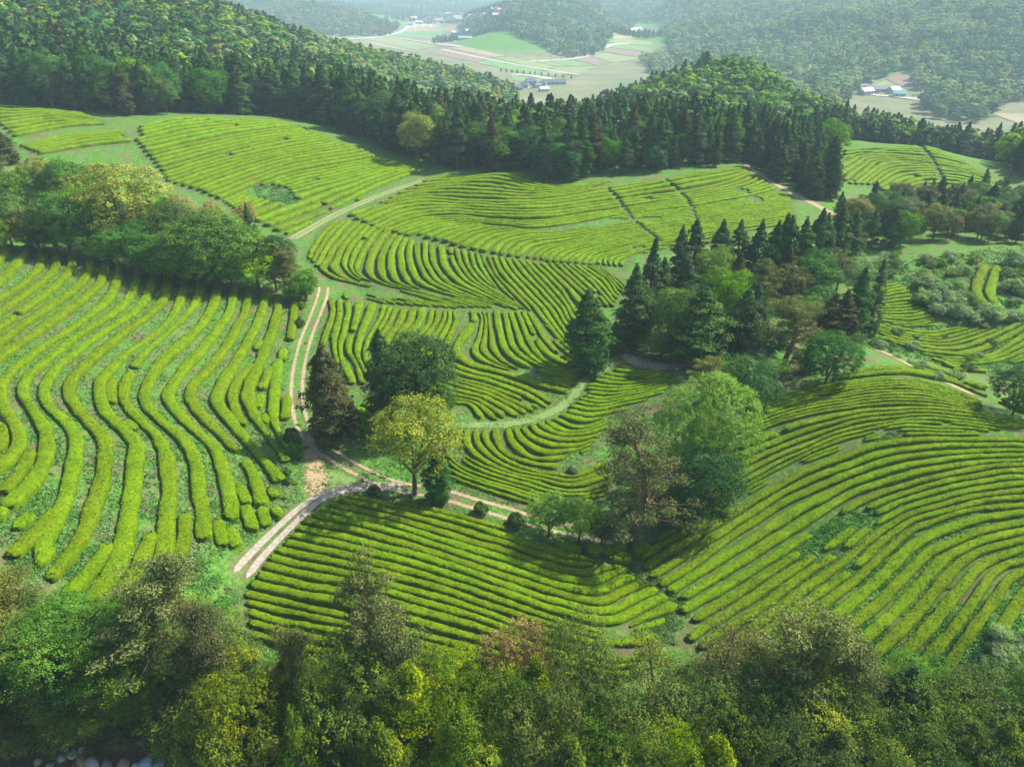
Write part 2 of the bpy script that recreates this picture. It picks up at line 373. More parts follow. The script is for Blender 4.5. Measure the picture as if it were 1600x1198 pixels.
class Field:
    pass
ALL_ROWS = []     # dicts: P (n,2), w (n,), field, idx, piece
def field(key, guides, counts, wmax, ratio, where, cat_group, random_gaps=.0, first=1, hmax=.9, step=.45):
    lines = []
    for g in guides:                                                     # rows that leave the picture go on for some metres
        q = on_land(g)
        if g[-1][0] > 1595: q = np.vstack([q, q[-1] + (q[-1] - q[-4]) / np.linalg.norm(q[-1] - q[-4]) * np.linspace(1, 11, 8)[:, None]])
        if g[0][0] < 5 and key == 'wavy': q = np.vstack([q[0] + (q[0] - q[3]) / np.linalg.norm(q[0] - q[3]) * np.linspace(9, 1, 7)[:, None], q])
        lines.append(resample(q, 90))
    rows = []
    for i in range(len(lines) - 1):
        for k in range(counts[i]):
            f = k / counts[i]; rows.append(lines[i] * (1 - f) + lines[i + 1] * f)
    rows.append(lines[-1])
    rng = random.Random(key)
    for i, P in enumerate(rows):
        nb = [rows[j] for j in (i - 1, i + 1) if 0 <= j < len(rows)]
        d = np.full(len(P), 99.0)
        for q in nb: d = np.minimum(d, dist_to(P, resample(q, 260)))
        if i in (0, len(rows) - 1): d = np.minimum(d, np.median(d))
        hw = np.minimum(wmax, d * ratio)
        L = np.linalg.norm(np.diff(P, axis=0), axis=1).sum()
        n = max(6, int(L / step)); Q = resample(P, n)
        W = np.interp(np.linspace(0, 1, n), np.linspace(0, 1, len(P)), hw)
        Q = Q + normals2(Q)[0] * ((vnoise(Q[:, 0], Q[:, 1], 4.0, i % 7) - .5) * .22)[:, None]
        keep = W > .16
        for c, cw in zip(CUTS, CUT_W):
            if (np.abs(Q - c.mean(0)).max() < 400): keep &= dist_to(Q, c) > cw
        for gx, gy, gr in GAPW: keep &= np.hypot(Q[:, 0] - gx, Q[:, 1] - gy) > gr
        if random_gaps:
            for _ in range(int(L * random_gaps + rng.random())):
                c = rng.random() * n; keep &= np.abs(np.arange(n) - c) * step > rng.uniform(.35, .8)
        idx = np.flatnonzero(keep)
        if len(idx) == 0: continue
        segs = np.split(idx, np.flatnonzero(np.diff(idx) > 1) + 1)
        segs = [s for s in segs if len(s) * step > 1.3]
        for pi, s in enumerate(segs):
            ALL_ROWS.append(dict(P=Q[s], w=W[s], key=key, row=i + first, piece=pi, pieces=len(segs), where=where, group=cat_group, h=hmax))

def T(*p, s=4.0, o=(0, 0)): return [(o[0] + x / s, o[1] + y / s) for x, y in p]
zl = lambda *p: T(*p, s=2.994, o=(0, 380))
zb = lambda *p: T(*p, o=(460, 380)); zc = lambda *p: T(*p, o=(700, 380)); za = lambda *p: T(*p, o=(680, 560)); zd = lambda *p: T(*p, o=(440, 220))
z1 = lambda *p: T(*p, o=(380, 740)); z2 = lambda *p: T(*p, o=(740, 740)); z6 = lambda *p: T(*p, o=(1200, 780))
# the wavy field beside the dirt track
LEFT = [
 zl((-60,150),(-10,95),(25,55),(45,20)), zl((-60,235),(20,175),(75,110),(115,70),(140,20)),
 zl((-40,290),(0,268),(120,190),(190,110),(205,40)), zl((-40,355),(0,332),(170,212),(250,140),(275,60)), zl((-60,440),(0,402),(110,320),(230,235),(320,150),(345,68)),
 zl((-60,505),(0,472),(90,402),(200,330),(330,240),(410,160),(430,82)), zl((-60,580),(0,545),(240,380),(380,280),(470,190),(500,92)),
 zl((-40,1090),(60,1010),(95,940),(80,870),(35,800),(10,720),(20,660),(80,590),(180,510),(330,410),(480,300),(545,200),(565,105)),
 zl((40,1250),(130,1160),(205,1050),(225,960),(210,880),(150,790),(112,700),(150,620),(250,530),(400,420),(540,330),(620,240),(655,128)),
 zl((180,1470),(250,1350),(310,1190),(350,1040),(360,940),(320,860),(240,780),(213,700),(250,620),(340,530),(480,430),(640,320),(700,230),(725,140)),
 zl((240,1580),(330,1480),(400,1360),(440,1252),(460,1190),(495,1030),(490,930),(420,850),(350,770),(328,690),(370,610),(480,510),(620,400),(740,310),(785,225),(795,152)),
 zl((430,1690),(530,1550),(590,1400),(612,1252),(620,1190),(640,1040),(635,950),(570,870),(490,790),(468,690),(510,610),(600,520),(740,420),(820,330),(858,240),(865,168)),
 zl((740,1540),(770,1450),(790,1252),(800,1190),(785,1020),(735,910),(625,810),(580,720),(600,640),(660,540),(770,440),(870,350),(928,260),(940,182)),
 zl((960,1400),(952,1252),(935,1190),(920,1050),(870,945),(765,850),(690,775),(680,700),(730,600),(830,500),(930,410),(995,310),(1020,200)),
 zl((1080,1300),(1085,1252),(1070,1190),(1050,1080),(1000,960),(880,850),(795,755),(800,690),(870,590),(960,490),(1050,370),(1090,280),(1095,215)),
 zl((1230,1240),(1170,1070),(1080,950),(960,830),(895,740),(910,670),(1000,570),(1090,440),(1150,320),(1165,222)),
 zl((1310,1120),(1190,970),(1090,850),(1015,760),(1030,690),(1090,590),(1170,450),(1225,330),(1240,235)),
 zl((1340,1025),(1250,900),(1180,800),(1165,710),(1200,610),(1260,470),(1295,350),(1300,250)),
 zl((1345,965),(1300,895),(1280,800),(1285,700),(1305,560)),
]
EXTRA_LEFT = [  # short pieces between the long rows
 zl((530,650),(520,700),(528,755)), zl((590,845),(640,885)), zl((1180,580),(1110,660),(1090,730),(1110,810),(1150,860)), zl((1270,590),(1225,690)), zl((1222,720),(1210,780)), zl((1230,815),(1245,850)),
 zl((1345,725),(1335,830)), zl((1385,270),(1360,460)), zl((1325,505),(1322,555)), zl((1220,470),(1205,505)), zl((20,1180),(110,1060),(145,985)), zl((-30,860),(5,880),(0,960),(-40,1000)),
 T((20,0),(-20,60),o=(0,798),s=3), T((150,30),(80,95),o=(0,798),s=3), T((280,0),(180,110),(60,220),o=(0,798),s=3), T((240,190),(180,260),o=(0,798),s=3), T((510,180),(430,290),(320,400),o=(0,798),s=3),
 T((715,120),(650,270),(520,470),o=(0,798),s=3), T((870,30),(865,130),(840,230),o=(0,798),s=3), T((1025,60),(1045,170),o=(0,798),s=3), T((1080,90),(1110,180),o=(0,798),s=3), T((345,0),(370,15),o=(0,798),s=3),
 T((1150,-10),(1190,100),o=(0,798),s=3), T((1230,0),(1250,80),o=(0,798),s=3), T((1290,0),(1315,40),o=(0,798),s=3), T((1060,20),(1110,50),o=(0,798),s=3),
 zl((1120,1150),(1160,1230)), zl((1265,1160),(1290,1195)), zl((690,1165),(710,1195)), zl((510,1180),(540,1192)),
]
field('wavy', LEFT, [1] * (len(LEFT) - 1), .76, .28, 'wavy field beside the dirt track', 'tea hedges of the wavy field', .004, hmax=1.02, step=.3)
EXTRA_LEFT.sort(key=lambda e: sum(p[0] for p in e) / len(e))
for i, e in enumerate(EXTRA_LEFT):
    Q = resample(on_land(e), ds=.3)
    if len(Q) > 4: ALL_ROWS.append(dict(P=Q, w=np.full(len(Q), .60), key='wavyshort', row=i + 1, piece=0, pieces=1, where='wavy field beside the dirt track', group='short tea hedges of the wavy field', h=.8))

# the field below the dirt track, with the kink at the gully
FORE = [
 z1((960,190),(1100,215),(1300,265),(1500,320),(1640,352)),
 z1((665,150),(900,200),(1100,250),(1400,325)) + z2((160,392),(400,465),(600,525),(790,565)),
 z1((495,230),(700,275),(1000,350),(1300,445)) + z2((0,490),(250,565),(500,650),(700,690),(790,670),(860,637),(975,598)),
 z1((390,305),(600,350),(900,420),(1200,510)) + z2((0,590),(300,690),(600,785),(770,815),(850,795),(920,755),(1070,690)),
 z1((240,435),(500,490),(700,540),(1000,610),(1300,700)) + z2((0,745),(300,855),(650,965),(850,1003),(950,980),(1050,925),(1280,820)),
 z1((90,575),(400,650),(640,690),(1000,780),(1440,905)) + z2((200,975),(400,1040),(700,1130),(900,1170),(1050,1150)),
 z1((20,760),(300,830),(640,900),(1000,990),(1440,1100)) + z2((300,1180),(700,1280),(900,1310)),
 z1((60,1010),(300,1080),(640,1140),(1000,1220),(1440,1330)) + z2((300,1400),(700,1480),(900,1500)),
]
field('fore', FORE, [1, 3, 2, 3, 3, 3, 4], .80, .375, 'field below the dirt track', 'tea hedges below the dirt track', .0, hmax=1.02, step=.25)
# the domed field beyond the gully
DOME = [
 [(1290,596),(1330,585),(1400,578),(1450,583),(1500,602),(1560,628)],
 [(1200,628),(1250,613),(1320,600),(1400,593),(1470,606),(1530,628),(1605,655)],
 [(1172,679),(1225,660),(1300,643),(1400,633),(1500,640),(1605,663)],
 [(1005,873),(1027,858),(1075,832),(1120,806),(1155,782),(1200,755),(1240,732),(1275,717),(1320,700),(1360,688),(1410,681),(1475,680),(1605,682)],
 [(1016,924),(1060,898),(1117,859),(1175,820),(1250,775),(1325,745),(1400,720),(1475,710),(1550,707),(1605,707)],
 [(1042,974),(1085,947),(1135,919),(1185,887),(1235,857),(1285,824),(1320,800),(1345,786),(1400,765),(1475,745),(1550,732),(1605,728)],
 [(1150,1050),(1220,1000),(1295,940),(1340,907),(1375,872),(1412,838),(1450,820),(1525,799),(1605,791)],
 z6((300,1000),(490,830),(700,650),(850,500),(1000,345),(1150,280),(1350,200),(1620,148)),
 z6((480,1150),(640,1000),(900,750),(1050,580),(1200,415),(1350,330),(1620,258)),
 z6((860,1150),(1000,1000),(1150,840),(1300,610),(1430,455),(1620,385)),
 z6((1080,1120),(1165,1000),(1300,800),(1430,600),(1510,500),(1620,450)),
 z6((1430,850),(1530,690),(1620,570)),
]
field('dome', DOME, [2, 9, 8, 3, 3, 6, 2, 2, 2, 1, 1], .78, .345, 'domed field beyond the gully', 'tea hedges of the domed field', .004, hmax=1.02, step=.28)
# the bowl below the grass path
BOWL = [
 za((95,745),(250,800),(400,850),(600,912)),
 za((85,610),(150,680),(300,745),(500,805),(700,862),(900,882),(1050,860)),
 za((150,440),(150,560),(220,640),(400,722),(600,775),(800,832),(950,832),(1080,790)),
 za((310,430),(312,520),(400,620),(550,690),(700,722),(850,742),(960,712),(1060,660)),
 za((375,428),(390,540),(450,612),(560,652),(740,682),(910,660)),
 za((440,426),(480,540),(560,610),(660,642),(850,612),(960,568)),
 za((590,412),(650,480),(760,512),(880,516),(1010,490)),
 za((720,380),(850,432),(960,432),(1100,372),(1190,320)),
 za((850,308),(1000,326),(1200,286),(1400,240),(1500,195)),
 za((940,170),(1100,186),(1300,170),(1570,110)),
 za((1120,48),(1200,68),(1350,80),(1560,76)),
]
field('bowl', BOWL, [3, 2, 3, 1, 1, 3, 3, 3, 6, 5], .80, .37, 'bowl below the grass path', 'tea hedges in the bowl below the grass path', .004)
# the slope above the grass path
SLOPE = [
 zb((230,362),(240,440),(205,560),(180,650)),
 zb((320,330),(335,420),(320,540),(290,650),(310,760),(370,880)),
 zb((410,380),(390,480),(350,600),(345,690),(390,770),(430,880)),
 zb((490,380),(470,460),(420,560),(395,690),(420,760),(480,860)),
 zb((560,400),(540,470),(460,620),(455,760),(560,900)),
 zb((640,410),(600,500),(510,660),(540,860),(760,985),(1000,1000),(1100,1020),(1180,1110)),
 zb((740,410),(720,500),(620,660),(680,850),(960,945),(1150,990),(1260,1060),(1320,1100)),
 zb((860,420),(835,520),(750,640),(780,800),(1000,890),(1200,950),(1370,1030),(1460,1080)),
 zb((940,430),(930,500),(860,620),(850,730),(970,835),(1200,900),(1390,975),(1560,1055)),
 zb((1000,415),(1005,520),(945,650),(955,745),(1080,805),(1280,860),(1480,935),(1610,1015)),
 zc((140,420),(165,480),(120,560),(52,655),(62,720),(150,772),(350,822),(550,890),(740,938)),
 zc((185,425),(215,480),(190,600),(165,670),(200,730),(330,782),(480,822),(700,892),(790,905)),
 zc((250,440),(265,560),(290,680),(370,760),(560,830),(790,872)),
 zc((350,425),(380,560),(412,660),(500,742),(650,800),(820,842)),
 zc((430,430),(480,560),(540,680),(640,762),(860,812)),
 zc((505,440),(560,540),(640,650),(740,730),(880,790)),
]
field('slope', SLOPE, [2, 1, 1, 1, 2, 2, 2, 2, 2, 1, 1, 2, 2, 2, 2], .85, .365, 'slope above the grass path', 'tea hedges on the slope above the grass path', .004)
SHADE = [zb((470,970),(530,1000),(600,1035)), zb((400,1050),(480,1085),(590,1125)), zb((270,1145),(330,1170),(410,1200))]
field('shade', SHADE, [2, 3], .8, .4, 'patch shaded by the dark conifers', 'tea hedges shaded by the dark conifers')
# the long rows of the middle hollow
HOLLOW = [
 zd((480,520),(430,562),(330,680),(290,750),(250,800),(330,862),(500,905),(700,950),(900,1010),(1000,1040)),
 zd((570,540),(530,560),(440,660),(400,750),(400,805),(470,868),(650,925),(850,985),(1060,1040)),
 zd((640,560),(590,585),(520,680),(490,750),(470,815),(530,872),(700,925),(950,990),(1150,1045)),
 zd((740,590),(700,605),(650,680),(620,750),(630,850),(700,905),(900,952),(1100,1005),(1240,1045)),
 zd((785,605),(750,680),(745,760),(775,865),(835,920),(1000,965),(1200,1015),(1320,1050)),
 zd((850,622),(848,720),(872,805),(930,890),(1060,955),(1250,1012),(1400,1058)),
 zd((940,650),(955,780),(1040,892),(1180,958),(1400,1045),(1480,1075)),
 zd((1050,680),(1090,800),(1170,892),(1300,962),(1450,1040),(1530,1080)),
 zd((1180,690),(1210,800),(1300,902),(1450,1002),(1570,1085)),
 zc((250,90),(300,200),(400,310),(500,410),(560,490),(640,590),(740,690),(830,750)),
 zc((400,90),(480,200),(600,325),(690,430),(760,550),(830,650)),
 zc((520,110),(620,205),(720,315),(790,425),(850,500)),
 zc((620,120),(750,242),(860,335),(920,400)),
 zc((760,140),(900,252),(1010,372),(1030,400)),
 zc((870,140),(1000,235),(1065,325)),
 zc((960,160),(1060,232),(1100,265)),
]
field('hollow', HOLLOW, [2, 2, 2, 2, 2, 2, 2, 3, 3, 4, 3, 2, 3, 3, 3], .80, .37, 'middle hollow', 'tea hedges of the middle hollow', .004)
field('band', [zb((170,200),(300,246),(500,302),(750,347),(950,388),(1060,412)), zb((160,235),(300,272),(500,327),(700,372),(800,396)), zb((150,262),(260,289),(400,336),(520,380))], [5, 5], .7, .38, 'dip above the slope', 'tea hedges in the dip above the slope')
field('nook', [zd((345,512),(260,590),(200,680),(175,740)), zd((430,505),(340,600),(270,700),(225,790))], [2], .8, .37, 'nook under the upper track', 'tea hedges in the nook under the upper track')
# the wide upper field under the cedar wood
WIDE = [
 [(675,280),(740,275),(800,272),(860,291),(930,287),(1020,277),(1100,264),(1148,262)],
 [(594,318),(660,303),(740,304),(840,307),(935,293),(1030,281),(1105,268),(1155,262)],
 [(547,339),(602,320),(665,312),(740,316),(840,317),(940,302),(1030,286),(1110,272),(1160,264)],
 [(575,356),(627,333),(690,327),(765,330),(840,332),(935,320),(1010,309),(1072,302),(1140,286),(1170,272)],
 [(600,363),(652,346),(715,340),(777,345),(840,347),(935,333),(1010,322),(1080,311),(1160,296),(1192,284)],
 [(647,371),(690,357),(740,351),(800,356),(840,360),(910,350),(985,336),(1080,325),(1165,311),(1218,299)],
 [(770,399),(785,382),(822,371),(885,365),(947,353),(1000,345),(1080,337),(1165,326),(1235,311)],
 [(822,406),(842,390),(885,380),(947,367),(1010,357),(1085,346),(1170,335),(1235,322)],
 [(877,411),(900,396),(947,383),(1010,371),(1072,360),(1150,351),(1238,337)],
 [(912,413),(930,397),(972,388),(1022,377),(1080,368),(1160,360),(1238,350)],
 [(945,417),(947,403),(975,395),(1012,387),(1090,378)],
 [(980,419),(984,406),(1002,396)],
]
field('wide', WIDE, [6, 2, 3, 3, 4, 8, 4, 5, 3, 3, 4], .85, .335, 'wide field under the cedar wood', 'tea hedges under the cedar wood', .002, step=.6)
# the upper terrace behind the broadleaf grove
UPPER = [
 [(220,201),(260,191),(300,186)],
 [(213,221),(283,204),(367,194),(433,191)],
 [(233,244),(300,228),(383,211),(467,201),(484,204)],
 [(253,268),(333,244),(417,224),(503,212)],
 [(262,284),(333,261),(417,241),(515,222)],
 [(310,298),(383,271),(450,251),(533,237),(560,232)],
 [(350,316),(440,279),(515,263),(592,249)],
 [(375,334),(450,304),(527,284),(590,267),(640,259)],
 [(430,362),(512,330),(590,291),(662,265)],
 [(446,367),(515,336),(562,312)],
]
field('upper', UPPER, [3, 4, 4, 3, 4, 4, 5, 4, 1], .85, .32, 'upper field behind the broadleaf grove', 'tea hedges of the upper field', .002, step=.6)
field('corner', [[(-5,168),(60,173),(130,180)], [(-5,192),(70,184),(150,190)], [(22,214),(100,199),(165,195)]], [4, 4], .85, .4, 'corner under the tall cedars', 'tea hedges under the tall cedars', .0, step=.6)
field('strip', [[(33,230),(110,214),(190,208)], [(60,241),(130,229),(205,221)]], [4], .85, .4, 'strip above the yellow oak', 'tea hedges above the yellow oak', .01, step=.6)
TERR = [
 [(1368,452),(1402,444)], [(1370,466),(1421,456)], [(1374,479),(1422,475)], [(1372,487),(1420,485),(1440,479)], [(1376,502),(1420,505),(1458,500)], [(1410,511),(1462,509)],
 [(1368,506),(1410,517),(1450,521),(1500,513)], [(1354,514),(1400,531),(1440,538),(1490,539),(1556,517)], [(1348,520),(1390,537),(1440,553),(1490,561),(1540,559),(1605,525)],
 [(1456,563),(1500,571),(1550,573),(1605,556)], [(1490,579),(1540,582)],
]
field('terrace', TERR, [3, 3, 2, 4, 2, 1, 4, 3, 3, 2], .8, .36, 'terraces in the side valley', 'tea hedges on the side valley terraces', .01, step=.5)
for i, e in enumerate([[(1440,573),(1496,593)], [(1508,601),(1538,610)], [(1538,418),(1524,456),(1542,485),(1560,505)], [(1558,420),(1546,460),(1560,485),(1576,505)]]):
    Q = resample(on_land(e), ds=.5); ALL_ROWS.append(dict(P=Q, w=np.full(len(Q), .8), key='valley', row=i + 1, piece=0, pieces=1, where='side valley beside the shrubs', group='single tea hedges of the side valley', h=.8))
FARF = [
 [(1319,238),(1375,234),(1443,232),(1482,244)], [(1287,268),(1326,249),(1337,245),(1398,244),(1465,251),(1522,264)], [(1328,288),(1357,264),(1370,256),(1420,255),(1465,260),(1535,274)],
 [(1366,290),(1398,271),(1432,269),(1488,269),(1556,287)], [(1386,303),(1420,287),(1454,280),(1499,285),(1567,296)], [(1395,316),(1432,303),(1488,296),(1522,300)]]
field('far', FARF, [5, 4, 4, 3, 3], .95, .40, 'small field ringed by cedars', 'tea hedges of the field ringed by cedars', .006, step=.7)

for i, e in enumerate([z2((510,465),(660,490)), z2((705,492),(795,490)), z2((815,520),(935,470)), z2((870,545),(970,540)), z2((1000,500),(1100,460))]):
    Q = resample(on_land(e), ds=.25)
    if len(Q) > 3: ALL_ROWS.append(dict(P=Q, w=np.full(len(Q), .72), key='gully', row=i + 1, piece=0, pieces=1, where='gully', group='short tea hedges at the head of the gully', h=.8))
PROF = np.array([(-1.0, .0), (-1.04, .40), (-1.0, .70), (-.80, .91), (-.40, .99), (0, 1.01), (.40, .99), (.80, .91), (1.0, .70), (1.04, .40), (1.0, .0)])
def leaf_geo(P, N, S, aspect=.62, rng=None, fold=.12):
    n = len(P); r = unit(rng.normal(size=(n, 3))); t = unit(np.cross(N, r)); b = np.cross(N, t)
    S = S[:, None]
    V = np.stack([P + t * S * .6, P + b * S * .6 * aspect - N * S * fold, P - t * S * .6, P - b * S * .6 * aspect - N * S * fold], 1).reshape(-1, 3)
    return V, np.arange(n * 4).reshape(-1, 4)
def hedge_geo(P, w, h, ds, rng, leaves=0, size=.15):
    n = max(5, int(np.linalg.norm(np.diff(P, axis=0), axis=1).sum() / ds)); t = np.linspace(0, 1, n)
    w = np.interp(t, np.linspace(0, 1, len(w)), w); P = resample(P, n); N, T_ = normals2(P)
    s = np.arange(n) * ds; e = np.minimum(s, s[-1] - s)
    ta, tb = rng.uniform(.35, 1.1, 2); taper = np.sqrt(np.clip(np.minimum(s / ta + rng.uniform(.25, .6), (s[-1] - s) / tb + rng.uniform(.25, .6)), 0, 1))
    hh = np.minimum(h, .25 + w * .75) * (.55 + .45 * taper) * (1 + .16 * (vnoise(P[:, 0], P[:, 1], 1.7, 3) - .5)); ww = w * taper * (1 + .26 * (vnoise(P[:, 0], P[:, 1], 1.0, 5) - .5))
    k = len(PROF)
    XY = P[:, None] + N[:, None] * (PROF[None, :, 0:1] * ww[:, None, None])
    Z = H(XY[..., 0], XY[..., 1]) * .35 + H(P[:, 0], P[:, 1])[:, None] * .65
    Z = Z + PROF[None, :, 1] * hh[:, None] - .06
    V = np.dstack([XY, Z])
    j = (rng.random(V.shape) - .5) * np.array([.07, .07, .085]) * min(1.6, ds / .25 * .5 + .5)
    j[:, 0] = 0; j[:, -1] = 0
    V = V + j
    lo, hi = rng.uniform(-.30, .22, k), rng.uniform(-.22, .30, k)                 # ragged ends
    V[0, :, :2] += T_[0] * lo[:, None]; V[-1, :, :2] += T_[-1] * hi[:, None]
    V = V.reshape(-1, 3)
    i = np.arange(n - 1)[:, None] * k + np.arange(k - 1)[None]
    F = np.stack([i, i + k, i + k + 1, i + 1], -1).reshape(-1, 4)
    b = (n - 1) * k
    cap = np.array([[0, 1, 9, 10], [1, 2, 8, 9], [2, 3, 7, 8], [3, 4, 6, 7]])
    F = np.concatenate([F, cap, (cap + b)[:, ::-1]]); tone = .45 + .25 * (vnoise(V[:, 0], V[:, 1], .8, 2) - .5)
    if leaves:
        m = int(leaves * n * ds * (w.mean() / .75)); a = rng.random(m) * (n - 1.001); q = 1.0 + rng.random(m) * (k - 3.001)
        i0, j0 = a.astype(int), q.astype(int); fa, fq = (a - i0)[:, None], (q - j0)[:, None]; G = V.reshape(n, k, 3)
        p = (G[i0, j0] * (1 - fa) + G[i0 + 1, j0] * fa) * (1 - fq) + (G[i0, j0 + 1] * (1 - fa) + G[i0 + 1, j0 + 1] * fa) * fq
        du = G[i0 + 1, j0] - G[i0, j0]; dv = G[i0, j0 + 1] - G[i0, j0]; nn = unit(np.cross(dv, du)); nn *= np.sign(nn[:, 2:3] + .6)
        nn = unit(nn + rng.normal(size=nn.shape) * .38)
        lv, lf = leaf_geo(p + nn * (.01 + .03 * rng.random((m, 1))), nn, size * rng.uniform(.7, 1.4, m), .6, rng)
        F = np.concatenate([F, lf + len(V)]); V = np.concatenate([V, lv]); tone = np.r_[tone, np.repeat(np.clip(rng.normal(.56, .30, m), 0, 1), 4)]
    return V, F, tone
def row_area(r):
    m = r['P'][len(r['P']) // 2]; d = math.hypot(m[0], m[1] + 20)
    return len(r['P']) * float(np.linalg.norm(np.diff(r['P'][:2], axis=0))) * float(r['w'].mean()) / d ** 2
ALL_ROWS.sort(key=row_area, reverse=True)
PHRASE = {'band': 'down in the dip above the slope', 'nook': 'in the nook under the upper track', 'gully': 'from the left at the head of the gully', 'wavy': 'from the upper corner of the wavy field', 'wavyshort': 'from the left among the short ones of the wavy field', 'fore': 'down from the track in the field below',
 'dome': 'from the top of the domed field', 'bowl': 'up from the dirt track in the green bowl', 'slope': 'from the track on the slope above the path',
 'hollow': 'from the grove in the middle hollow', 'wide': 'down in the wide field under the wood', 'upper': 'down in the field behind the grove',
 'shade': 'down in the patch shaded by dark conifers', 'terrace': 'down on the side valley terraces', 'valley': 'from the left standing alone in the side valley', 'far': 'down in the small field ringed by cedars',
 'corner': 'down in the corner under the tall cedars', 'strip': 'down in the strip above the yellow oak'}
def build_rows():
    rng = np.random.default_rng(3)
    rest = []
    nth_in = {}
    seen_at = {}
    for r in ALL_ROWS[:300]: seen_at.setdefault((r['key'], r['row']), []).append(r)
    for k, r in enumerate(ALL_ROWS):
        m = r['P'][len(r['P']) // 2]; d = math.hypot(m[0], m[1])
        ds = .24 if d < 95 else (.34 if d < 130 else .5)
        V, F, tone = hedge_geo(r['P'], r['w'], r['h'], ds, rng, *((64, .15) if d < 75 else (44, .17) if d < 105 else (18, .21) if d < 150 else (8, .24) if d < 190 else (0, 0)))
        if k >= 300: rest.append((V, F, tone)); continue
        c = np.array([m[0], m[1], float(H(m[0], m[1]))])
        o = link('tea_hedge', np_mesh('tea_hedge', V - c, F, M_TEA, attrs={'tone': tone}), loc=c)
        key = (r['key'], r['row'])
        ps = sorted(seen_at[key], key=lambda q: q['piece']); pi = [id(q) for q in ps].index(id(r))
        lab = f"{nth(r['row'])} tea hedge {PHRASE.get(r['key'], 'of the ' + r['where'])}"
        if len(ps) > 1: lab = f"{nth(pi + 1)} piece of the {lab}"
        tag(o, lab, 'hedge', r['group'])
    if rest:
        V, F = merge([q[:2] for q in rest])
        tag(link('tea_hedges', np_mesh('tea_hedges', V, F, M_TEA, attrs={'tone': np.concatenate([q[2] for q in rest])})), 'clipped tea hedges too far off to tell apart', 'hedges', kind='stuff')
    print('rows', len(ALL_ROWS), 'total m', sum(np.linalg.norm(np.diff(r['P'], axis=0), axis=1).sum() for r in ALL_ROWS))
build_rows()

def build_ground():
    NR, NA = ZG.shape
    V = np.stack([_gx, _gy, ZG], -1).reshape(-1, 3)
    i = np.arange(NR - 1)[:, None] * NA + np.arange(NA - 1)[None]
    F = np.stack([i, i + 1, i + NA + 1, i + NA], -1).reshape(-1, 4)
    r = np.repeat(np.exp(LR), NA)
    tilled = np.clip((330 - r) / 60, 0, 1)
    # earth under and between the hedges with gap shade painted in, litter under the near trees
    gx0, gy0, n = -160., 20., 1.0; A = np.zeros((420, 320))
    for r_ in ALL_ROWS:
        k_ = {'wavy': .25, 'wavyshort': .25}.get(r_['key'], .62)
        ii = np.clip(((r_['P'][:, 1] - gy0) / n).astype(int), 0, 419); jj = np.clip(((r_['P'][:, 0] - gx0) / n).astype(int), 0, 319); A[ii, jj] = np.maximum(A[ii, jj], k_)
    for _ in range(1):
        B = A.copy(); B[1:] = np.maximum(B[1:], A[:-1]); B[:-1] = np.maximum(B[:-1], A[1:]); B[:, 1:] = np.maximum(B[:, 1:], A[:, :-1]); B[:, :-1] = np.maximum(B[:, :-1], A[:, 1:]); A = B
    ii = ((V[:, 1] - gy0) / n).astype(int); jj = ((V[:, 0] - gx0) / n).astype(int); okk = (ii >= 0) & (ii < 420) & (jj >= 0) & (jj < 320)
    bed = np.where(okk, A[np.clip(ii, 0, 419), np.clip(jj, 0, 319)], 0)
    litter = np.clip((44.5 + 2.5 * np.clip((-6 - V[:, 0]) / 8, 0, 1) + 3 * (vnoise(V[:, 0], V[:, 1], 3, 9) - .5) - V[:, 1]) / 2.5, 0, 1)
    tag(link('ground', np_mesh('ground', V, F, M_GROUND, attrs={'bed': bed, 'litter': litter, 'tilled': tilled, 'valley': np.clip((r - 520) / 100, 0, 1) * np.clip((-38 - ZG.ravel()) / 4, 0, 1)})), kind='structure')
build_ground()
# ------------------------------------------------------------------ foliage
def mat_leaf(name, dark, mid, light, trans=.25, rough=.55, hue=.03, val=.35, spec=.03):
    t = NT(name); tone = t.attr('tone')
    c = t.ramp(tone, [(.08, dark), (.5, mid), (.92, light)])
    oi = t.n('ShaderNodeObjectInfo').outputs['Random']
    o2 = t.n('ShaderNodeTexWhiteNoise', noise_dimensions='1D'); t.set(o2.inputs['W'], t.math('MULTIPLY', oi, 91.7))
    c = t.hsv(c, t.math('ADD', .5 - hue / 2, t.math('MULTIPLY', oi, hue)), t.math('ADD', .85, t.math('MULTIPLY', o2.outputs[0], .25)), t.math('ADD', 1 - val / 2, t.math('MULTIPLY', o2.outputs[0], val)))
    p = t.principled(c, rough, spec)
    tr = t.n('ShaderNodeBsdfTranslucent'); t.set(tr.inputs[0], c)
    mx = t.n('ShaderNodeMixShader'); mx.inputs[0].default_value = trans; t.set(mx.inputs[1], p); t.set(mx.inputs[2], tr)
    return t.done(mx)
def mat_bark(name, a, b):
    t = NT(name); c = t.coord(); n = t.noise(7, 4, .65, c)
    return t.done(t.principled(t.ramp(n, [(.3, a), (.7, b)]), .9, .1, t.bump(n, .6, .05)))
M_BARK = mat_bark('grey_bark', (.055, .042, .032), (.15, .12, .095))
M_PBARK = mat_bark('red_pine_bark', (.07, .042, .028), (.19, .115, .075))
